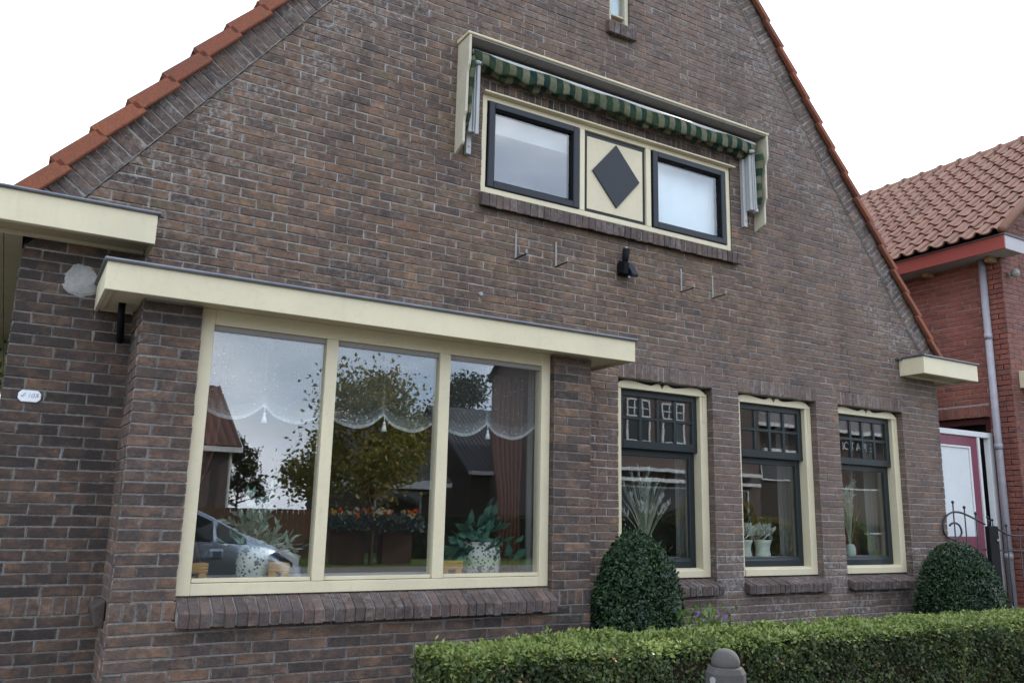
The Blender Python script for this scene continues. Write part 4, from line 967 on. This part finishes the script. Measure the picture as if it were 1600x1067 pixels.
for x in (1.43, 2.235, 3.035):
    m_ = MB(); m_.tube([(x, -.285, 2.285), (x, -.285, 2.245)], .003, 6); m_.lathe([(.003, .065), (.010, .058), (.007, .048), (.013, .03), (.020, 0), (.006, -.002)], (x, -.285, 2.178), 10); m_.build('tassel', 'white_clean', lv, True)
def drape(name, label, x0, x1, y, z0, z1, mat, tie=None, folds=6, amp=.03):
    m_ = MB(); rows = []
    for j in range(25):
        t = j/24; z = z1+(z0-z1)*t; row = []
        for i in range(41):
            u = i/40; x = x0+(x1-x0)*u
            if tie: zt, xt, w_ = tie; k_ = math.exp(-((z-zt)/.30)**2); x = x*(1-k_*.75)+(xt+(u-.5)*w_)*k_*.75
            row.append((x, y+amp*math.sin(u*folds*2*math.pi+.6*math.sin(t*3)), z))
        rows.append(row)
    o = m_.grid(rows).build(name, mat, None, True, solid=.004); tagp(o, label, 'curtain'); return o
drape('drape', 'rust brown drape tied back at the right end of the bay window', 3.24, 3.50, .0, 1.235, 2.70, 'drape', (1.72, 3.40, .14))
drape('drape', 'rust brown drape at the left end of the bay window', .95, 1.25, .10, 1.24, 2.80, 'drape', (1.62, 1.02, .12))
drape('side_curtain', 'grey curtain at the right edge of the bay window', 3.46, 3.62, -.15, 1.24, 2.80, 'gray_curtain', None, 3, .015)
drape('drape', 'dark rust drape hanging inside the lower window nearest the gate', 7.90, 8.25, .62, 1.0, 2.80, 'drape', None, 6, .03)
drape('side_curtain', 'grey curtain edge inside the lower window beside the bay', 5.44, 5.58, .42, 1.30, 2.80, 'gray_curtain', None, 3, .015)
drape('side_curtain', 'grey curtain edge inside the middle lower window', 6.80, 6.97, .42, 1.30, 2.80, 'gray_curtain', None, 3, .015)
drape('side_curtain', 'grey curtain edge inside the lower window nearest the gate', 8.15, 8.33, .42, 1.30, 2.80, 'gray_curtain', None, 3, .015)
drape('drape', 'rust drape edge hanging inside the middle lower window', 5.80, 5.95, .6, 1.0, 2.80, 'drape', None, 4, .03)
o = bar(3.15, 4.02, .135, .14, 4.77, 5.02).build('roller_blind', 'gray_blind'); tagp(o, 'pale roller blind pulled down a little in the left upper casement', 'blind')
drape('window_curtain', 'white curtain filling the right upper casement', 4.87, 5.77, .16, 4.20, 5.02, 'blind', None, 3, .006)
drape('window_curtain', 'white curtain in the narrow window high in the gable', 4.38, 4.59, .135, 6.15, 6.9, 'blind', None, 3, .015)
def potplant(label, x, y, z, r, h, n, leafmat, spread, lsize, asp, seed, spiky):
    e = empty('potted_plant', (x, y, z), label, 'plant', 'potted plants in the bay window')
    MB().lathe([(r*.80, 0), (r*.96, h*.12), (r*1.02, h*.5), (r*.95, h*.85), (r*.88, h*.93), (r*.95, h), (r*.84, h), (r*.80, h*.9)], (x, y, z), 24).build('pot', 'patterned_pot', e, True)
    rr = random.Random(seed); P, N = [], []; st = MB()
    for k_ in range(n):
        a_ = rr.random()*2*math.pi; el = rr.uniform(.15, 1.35) if spiky else rr.uniform(-.25, 1.2); L_ = spread*rr.uniform(.5, 1.)*(1.25 if spiky and el > 1.0 else 1)
        d = Vector((math.cos(a_)*math.cos(el), .55*math.sin(a_)*math.cos(el), math.sin(el))); b0 = Vector((x, y, z+h*.95)); pth = [b0+d*L_*t+Vector((0, 0, -.30*L_*t*t*math.cos(el))) for t in (0, .35, .7, 1)]
        st.tube(pth, [.004, .003, .002, .001], 4, False)
        for t in (np.linspace(.3, 1, 9) if spiky else np.linspace(.45, 1, 4)):
            p = b0+d*L_*t+Vector((0, 0, -.30*L_*t*t*math.cos(el))); P.append(tuple(p)); N.append(tuple(d*.9+Vector((rr.gauss(0, .6), rr.gauss(0, .4), rr.gauss(0, .4)))))
    st.build('stems', leafmat, e); leaves('foliage', leafmat, e, P, N, lsize, np.random.default_rng(seed).random(len(P)), .1, .3, asp)
potplant('feathery pale green plant in a patterned pot at the left of the bay window', 1.46, -.17, 1.228, .10, .19, 34, 'pale_leaf', .36, .075, .34, 4, True)
potplant('broad-leaved green plant in a blue and white patterned pot in the bay window', 3.07, -.16, 1.228, .145, .225, 26, 'house_leaf', .33, .12, .45, 9, False)
def wagon(label, x0, x1, y, z):
    e = empty('toy_wagon', ((x0+x1)/2, y, z), label, 'toy', 'wooden toy wagons on the window board'); w_ = x1-x0
    m_ = MB(); m_.box(x0, x1, y-.035, y+.035, z+.040, z+.047)
    for i in range(3):
        m_.box(x0, x1, y-.041, y-.036, z+.049+i*.018, z+.063+i*.018); m_.box(x0, x1, y+.036, y+.041, z+.049+i*.018, z+.063+i*.018)
    m_.build('tray', 'oak', e, bevel=.001)
    for x in (x0+w_*.2, x1-w_*.2):
        for s_ in (-1, 1): m_ = MB(); m_.tube([(x, y+s_*.030, z+.024), (x, y+s_*.042, z+.024)], .024, 14); m_.tube([(x, y+s_*.0425, z+.024), (x, y+s_*.046, z+.024)], .008, 8); m_.build('wheel', 'oak', e)
wagon('small wooden toy wagon at the left corner of the bay window', 1.03, 1.175, -.245, 1.229)
wagon('small wooden toy wagon just left of the first bay mullion', 1.53, 1.66, -.245, 1.229)
wagon('small wooden toy wagon beside the right bay mullion', 2.70, 2.87, -.245, 1.229)
def grass(label, x, y, z, n, seed, hmin, hmax, sp):
    e = empty('dried_grass', (x, y, z), label, 'dried plant', 'pale dried grass bunches in the lower windows'); rr = random.Random(seed); m_ = MB(); P, N = [], []
    for k_ in range(n):
        a_ = rr.random()*2*math.pi; s_ = rr.random()**.7*sp; H = rr.uniform(hmin, hmax); dx, dy = math.cos(a_)*s_, math.sin(a_)*s_*.35; c_ = rr.uniform(0, .35); pts = []
        for t in (0, .3, .6, .85, 1): pts.append((x+rr.gauss(0, .003)+dx*(t**1.6)*(1+c_), y+dy*t**1.6, z+.03+H*(t-.25*c_*t**3)))
        m_.tube(pts, [.0035, .003, .0026, .002, .001], 4, False, tone=rr.random())
        if rr.random() < .35:
            for q in range(14): t = rr.uniform(.78, 1); P.append((x+dx*(t**1.6)*(1+c_), y+dy*t**1.6, z+.03+H*(t-.25*c_*t**3))); N.append((dx*2, dy, .7))
    m_.build('stalks', 'dry_grass', e); leaves('plumes', 'feather', e, P, N, .06, np.random.default_rng(seed).random(len(P)), .5, .35, .22)
    MB().lathe([(.04, 0), (.055, .03), (.05, .09), (.035, .12)], (x, y, z), 14).build('vase', 'pale_pot', e, True)
grass('spreading bunch of pale dried grass in the lower window beside the bay', 5.03, .37, 1.299, 70, 2, .42, .78, .27)
grass('upright bunch of pale dried grass in the lower window nearest the gate', 7.79, .37, 1.299, 46, 6, .5, .86, .17)
def featherpot(label, x, y, z, seed):
    e = empty('feather_pot', (x, y, z), label, 'pot', 'pale pots with feather tufts in the middle lower window'); rr = random.Random(seed)
    MB().lathe([(.070, 0), (.078, .02), (.066, .07), (.074, .12), (.088, .15), (.084, .16), (.07, .15)], (x, y, z), 20).build('pot', 'pale_pot', e, True)
    m_ = MB()
    for k_ in range(9):
        a0 = rr.random()*6.28; pts = [(x+.125*math.cos(a0+t*2.6)*(.75+.25*math.sin(5*t+a0)), y+.075*math.sin(a0+t*2.6), z+.185+.025*math.sin(7*t+a0*3)) for t in np.linspace(0, 1, 12)]; m_.tube(pts, .003, 4, False)
    m_.build('wire_nest', 'wire', e); P = [(x+rr.gauss(0, .05), y+rr.gauss(0, .03), z+.19+rr.random()*.07) for _ in range(260)]
    leaves('feathers', 'feather', e, P, [(((p[0]-x)*9), -.2, .9) for p in P], .07, np.random.default_rng(seed).random(260), .3, .4, .3)
featherpot('pale pot with a feather tuft at the left of the middle lower window', 6.235, .37, 1.299, 3)
featherpot('pale pot with a feather tuft to the right of its twin in the middle window', 6.48, .36, 1.299, 5)

# ================================================================== the other side of the street (seen in the panes)
def tree(name, label, x, y, h, trunk_h, R, n, mat, seed, lsize=.11, cat='tree', sq=1., lean=0):
    e = empty(name, (x, y, 0), label, cat); rr = random.Random(seed); m_ = MB()
    m_.tube([(x, y, 0), (x+.02, y, trunk_h*.6), (x+lean, y, trunk_h), (x+lean*2, y, h*.8)], [.075, .06, .05, .015], 8)
    cl = []
    for k_ in range(30):
        a_ = rr.random()*6.283; t = rr.random()**1.3; zc = trunk_h+(h-trunk_h)*(.08+.85*t); r = R*(1-.72*t)*rr.uniform(.35, 1); c_ = (x+lean+r*math.cos(a_), y+r*math.sin(a_)*sq, zc)
        m_.tube([(x+lean, y, trunk_h+(zc-trunk_h)*.4), ((x+c_[0])/2, (y+c_[1])/2, (zc+trunk_h)/2+.1), c_], [.025, .017, .006], 5); cl.append((c_, R*rr.uniform(.16, .34)))
    m_.build('trunk', 'bark', e); P = []
    for _ in range(n): c_, r = rr.choice(cl); P.append((c_[0]+rr.gauss(0, r*.55), c_[1]+rr.gauss(0, r*.55), c_[2]+rr.gauss(0, r*.5)))
    tn = [rr.gauss(.45, .25)+.35*nz(p[0], p[1], p[2], .8) for p in P]; leaves('crown', mat, e, P, [(0, 0, 0.1)]*n, lsize, np.array(tn), -.3, 1, .6); return e
tree('street_tree', 'young yellowing street tree across the road', 10.1, -20.5, 5.9, 2.4, 2.9, 10500, 'tree_leaf', 3, .16, lean=-.25)
tree('garden_tree', 'dark leafy tree behind the far houses', 23.2, -40, 9.8, 3.0, 3.2, 7000, 'dark_leaf', 5, .24)
tree('garden_tree', 'loose young tree beside the far left house', 9.0, -34, 5.0, 1.6, 1.3, 3500, 'dark_leaf', 6, .16)
tree('garden_tree', 'leafy tree growing left of the house behind the gutter', -1.0, 4.4, 4.6, 1.0, 1.15, 9000, 'bright_leaf', 12, .10)
def shrub(name, label, x, y, rx, ry, h, n, mat, seed, ls=.09, cat='shrub'):
    e = empty(name, (x, y, 0), label, cat); rr = random.Random(seed)
    m_ = MB(); m_.lathe([(.75, 0), (.85, .4), (.6, .8), (.1, .93)], (0, 0, 0), 14); m_.v = [(x+a*rx, y+b*ry, c*h) for a, b, c in m_.v]; m_.build('twigs', 'shrub_core', e, True)
    P, N = [], []
    for _ in range(n):
        a_ = rr.random()*6.283; t = rr.random(); r = (1-t**2.5)**.5*(1+.2*nz(math.cos(a_)+seed, math.sin(a_), t*2, 2)); P.append((x+rx*r*math.cos(a_), y+ry*r*math.sin(a_), h*t)); N.append((math.cos(a_), math.sin(a_), .3+t))
    leaves('foliage', mat, e, P, N, ls, np.array([rr.gauss(.5, .25) for _ in P]), .1, .8, .6)
shrub('garden_shrub', 'yellowing shrub across the road opposite the middle window', 20.0, -14.5, 1.8, 1.1, 2.6, 3500, 'tree_leaf', 2)
shrub('garden_shrub', 'dark green shrub across the road opposite the first lower window', 17.6, -15.2, 2.3, 1.1, 1.75, 3500, 'dark_leaf', 4)
shrub('garden_shrub', 'low spreading shrub far along the road', 23.6, -15.6, 2.2, 1.0, 1.7, 3000, 'tree_leaf', 7)
shrub('garden_shrub', 'rounded green shrub across the road opposite the last lower window', 28.5, -17.0, 2.4, 1.1, 2.1, 3000, 'bright_leaf', 9)
def farhedge(label, x0, x1, y, h, seed):
    e = empty('garden_hedge', ((x0+x1)/2, y, 0), label, 'hedge'); bar(x0, x1, y-.3, y+.3, 0, h-.06).build('twigs', 'shrub_core', e); rr = random.Random(seed); P, N = [], []
    for _ in range(int((x1-x0)*1100)):
        if rr.random() < .7: P.append((rr.uniform(x0, x1), y+.32, rr.uniform(0, h))); N.append((0, 1, .2))
        else: P.append((rr.uniform(x0, x1), y+rr.uniform(-.3, .3), h)); N.append((0, 0, 1))
    leaves('foliage', 'dark_leaf', e, P, N, .07, np.array([rr.gauss(.45, .25) for _ in P]), .1, .7, .6)
farhedge('dark clipped hedge in front of the far houses', 12.4, 22.5, -24, 1.55, 3)
fe = empty('board_fence', (8, -24, 0), 'brown upright board fence across the road', 'fence')
for i in range(30): bar(5.4+i*.19, 5.575+i*.19, -24.02, -24.0, .05, 1.65+.02*random.random()).build('board', 'fence_wood', fe)
for z in (.4, 1.2): bar(5.4, 11.1, -24.06, -24.021, z, z+.07).build('rail', 'fence_wood', fe)
fb = empty('flower_trough', (10.3, -21, 0), 'long flower trough of orange and white blooms on two brown planters', 'planter')
bar(8.85, 11.85, -21.25, -20.7, 1.02, 1.28).build('trough', 'planter', fb); bar(9.0, 10.0, -21.2, -20.75, .02, 1.015).build('stand', 'planter', fb); bar(10.6, 11.6, -21.2, -20.75, .02, 1.015).build('stand', 'planter', fb)
P = [(random.uniform(8.8, 11.9), -20.7+random.gauss(0, .14), random.uniform(1.05, 1.5)) for _ in range(2100)]; leaves('foliage', 'blue_leaf', fb, P, [(0, .6, .4)]*len(P), .13, np.random.rand(len(P)), .1, .7, .6)
P = []
for _ in range(36): c_ = (random.uniform(8.85, 11.85), -20.6+random.gauss(0, .08), random.uniform(1.45, 1.68)); P += [tuple(v+random.gauss(0, .035) for v in c_) for _ in range(10)]
leaves('flowers', 'petals', fb, P, [(0, .7, .6)]*len(P), .10, np.repeat(np.random.rand(36), 10), .2, .5, .9)

def far_house(name, label, x0, x1, yf, dep, eave, ridge, wallm, roofm, wins=(), fascia=True, rib=.30, over=.25, base=0., fas_mat='white_paint'):
    e = empty(name, ((x0+x1)/2, yf, 0), label, 'house'); yb = yf-dep; ym = (yf+yb)/2
    m_ = MB(); m_.prism([(yf, 0), (yb, 0), (yb, eave), (ym, ridge-.08), (yf, eave)], lambda q, t: (x0+t*(x1-x0), q[0], q[1])); m_.build('wall', wallm, e)
    n = int((x1-x0+2*over)/rib*4); m_ = MB(); L_ = lambda x: .05*abs(math.sin(math.pi*x/rib))
    rows = [[(x0-over+(x1-x0+2*over)*i/n, y_, z_+.03+L_(i*rib/4)) for i in range(n+1)] for y_, z_ in ((yf+over, eave-over*(ridge-eave)/(dep/2)), (ym, ridge), (yb-over, eave-over*(ridge-eave)/(dep/2)))]
    m_.grid(rows); m_.build('roof', roofm, e, solid=.05)
    if fascia: bar(x0-over, x1+over, yf+over, yf+over+.12, eave-.30, eave-.12).build('gutter', fas_mat, e)
    m_ = MB(); m_.prism([(yf+over, eave-.27), (ym, ridge-.02), (ym, ridge+.10), (yf+over, eave-.12)], lambda q, t: (x1+over+t*.05, q[0], q[1])); m_.build('barge_board', fas_mat, e)
    m_ = MB(); m_.prism([(yf+over, eave-.27), (ym, ridge-.02), (ym, ridge+.10), (yf+over, eave-.12)], lambda q, t: (x0-over-t*.05, q[0], q[1])); m_.build('barge_board', roofm, e)
    for wx0, wx1, wz0, wz1, bars in wins:
        m_ = MB(); t = .07
        m_.box(wx0, wx0+t, yf+.005, yf+.06, wz0, wz1); m_.box(wx1-t, wx1, yf+.005, yf+.06, wz0, wz1); m_.box(wx0+t, wx1-t, yf+.005, yf+.06, wz0, wz0+t); m_.box(wx0+t, wx1-t, yf+.005, yf+.06, wz1-t, wz1)
        if bars:
            zc = wz0+(wz1-wz0)*.58; m_.box(wx0+t, wx1-t, yf+.005, yf+.05, zc, zc+.07)
            for q in (.33, .67): xx = wx0+(wx1-wx0)*q; m_.box(xx-.025, xx+.025, yf+.005, yf+.045, zc+.07, wz1-t)
            m_.box(wx0+t, wx1-t, yf+.0055, yf+.04, (zc+.07+wz1-t)/2-.02, (zc+.07+wz1-t)/2+.02)
        w = m_.build('window', 'white_clean', e); bar(wx0+.02, wx1-.02, yf+.003, yf+.02, wz0+.02, wz1-.02).build('pane', 'car_glass', w)
    return e
hA = far_house('far_cottage', 'far cottage with brown ribbed roof reflected at the left of the bay', -3.5, 7.0, -26.5, 9, 3.9, 6.5, 'pink_brick', 'brown_tile', [(1.2, 2.6, .9, 2.3, False)])
MB().tube([(6.9, -26.35, 3.6), (6.9, -26.35, .05)], .05, 8).build('downpipe', 'white_paint', hA)
hB = far_house('far_bungalow', 'far bungalow with dark ribbed roof and a white fascia', 12.8, 16.2, -28, 8, 3.0, 5.6, 'dark_brick', 'dark_tile', [(13.1, 15.2, .9, 2.5, False)], rib=.26)
bar(11.2, 15.4, -27.8, -27.0, 2.58, 2.92).build('porch_fascia', 'white_clean', hB)
hC = far_house('far_dark_house', 'far dark tiled house reflected at the right of the bay', 18.6, 27.0, -30, 9, 3.7, 7.0, 'dark_brick', 'dark_tile', [(19.6, 20.5, .9, 2.6, False), (22.6, 23.2, 1.6, 2.5, False)], rib=.24)
hD = far_house('far_brick_house', 'far two-storey brick house with white barred upper windows', 19.6, 29.0, -21, 9, 8.0, 11.5, 'pink_brick', 'grey_tile', [(21.4, 22.6, 4.65, 6.38, True), (23.25, 24.5, 4.65, 6.38, True), (26.0, 27.2, 4.65, 6.38, True), (20.6, 24.6, .9, 2.9, False), (25.4, 28.2, .9, 2.9, False)])
for z, d_ in ((3.45, .6), (3.05, .5)): bar(20.3, 28.5, -20.98, -20.98+d_, z, z+.14).build('shop_awning', 'white_clean', hD)
hE = far_house('far_shop', 'far shop with grey tiled roof and white lettering on its front', 31.9, 47, -24, 8, 6.55, 10.5, 'dark_brick', 'grey_tile', [(32.3, 36.0, 3.6, 5.1, False), (38.0, 44, 1.0, 3.4, False)], rib=.3)
bar(32.2, 36.6, -23.95, -23.75, 4.65, 5.15).build('sign_board', 'white_clean', hE)
lettering('E PLA TOI', .60, (39.6, -23.93, 5.62), (rad(90), 0, rad(180)), 'sign_ink', hE, .02)
# parked car behind the photographer
car = empty('parked_car', (1.6, -8.0, -.1), 'silver blue people carrier parked at the kerb, mirrored in the bay window', 'car')
prof = [(-.75, .95, .95, 1.2), (-.68, 1.05, 1.05, 1.72), (-.3, 1.06, 1.08, 1.84), (.6, 1.04, 1.10, 1.88), (1.5, 1.02, 1.12, 1.86), (2.05, 1.0, 1.13, 1.74), (2.6, .98, 1.13, 1.50), (3.05, .96, 1.12, 1.27), (3.35, .94, 1.08, 1.16), (3.7, .88, .96, 1.02), (3.9, .74, .80, .86), (3.95, .62, .66, .70)]
def ring(x, s0, b, t, k_):
    w_ = .89*(1-.0*k_) if x < 3.2 else .89-.35*((x-3.2)/.75)**2
    return [(x, -8.0+q*w_*f_, z+.03) for q, f_, z in ((1, .96, .28), (1, 1.0, .55), (1, 1.0, min(b, .85)), (1, .97, b), (1, .80 if t > b+.1 else .85, t-.03), (1, .55, t), (-1, .55, t), (-1, .80, t-.03), (-1, .97, b), (-1, 1.0, min(b, .85)), (-1, 1.0, .55), (-1, .96, .28))]
rings = [ring(x, s0, b, t, i/11) for i, (x, s0, b, t) in enumerate(prof)]
m_ = MB(); m_.grid([r_+[r_[0]] for r_ in rings]); m_.poly(rings[0]); m_.poly(rings[-1]); m_.build('body', 'car_paint', car, True)
m_ = MB()
for i in range(1, 7):
    a_, b_ = rings[i], rings[i+1]; f_ = lambda p, q, t: Vector(p).lerp(Vector(q), t)+Vector((0, .012 if p[1] > -8 else -.012, .004))
    for lo, hi in ((3, 4), (8, 7)): m_.poly([f_(a_[lo], a_[hi], .12)+Vector((.04, 0, 0)), f_(b_[lo], b_[hi], .12)-Vector((.02, 0, 0)), f_(b_[lo], b_[hi], .88)-Vector((.02, 0, 0)), f_(a_[lo], a_[hi], .88)+Vector((.04, 0, 0))])
m_.build('side_window', 'car_glass', car)
m_ = MB(); m_.poly([Vector(rings[4][4])+Vector((.1, -.1, .02)), Vector(rings[7][4])+Vector((0, -.1, .03)), Vector(rings[7][7])+Vector((0, .1, .03)), Vector(rings[4][7])+Vector((.1, .1, .02))]); m_.build('windscreen', 'car_glass', car)
for x in (.05, 3.0):
    for s_ in (-1, 1):
        m_ = MB(); m_.tube([(x, -8+s_*.72, .24), (x, -8+s_*.91, .24)], .34, 20); w = m_.build('wheel', 'car_tyre', car); MB().tube([(x, -8+s_*.912, .24), (x, -8+s_*.93, .24)], .21, 14).build('rim', 'chrome', w)
m_ = MB(); m_.poly([(3.42, -7.10, 1.09), (3.80, -7.26, .85), (3.83, -7.34, .97), (3.55, -7.18, 1.14)]); m_.build('headlight', 'lamp_lens', car)
bar(2.5, 2.68, -7.08, -6.9, .98, 1.12).build('mirror', 'car_paint', car, bevel=.03)
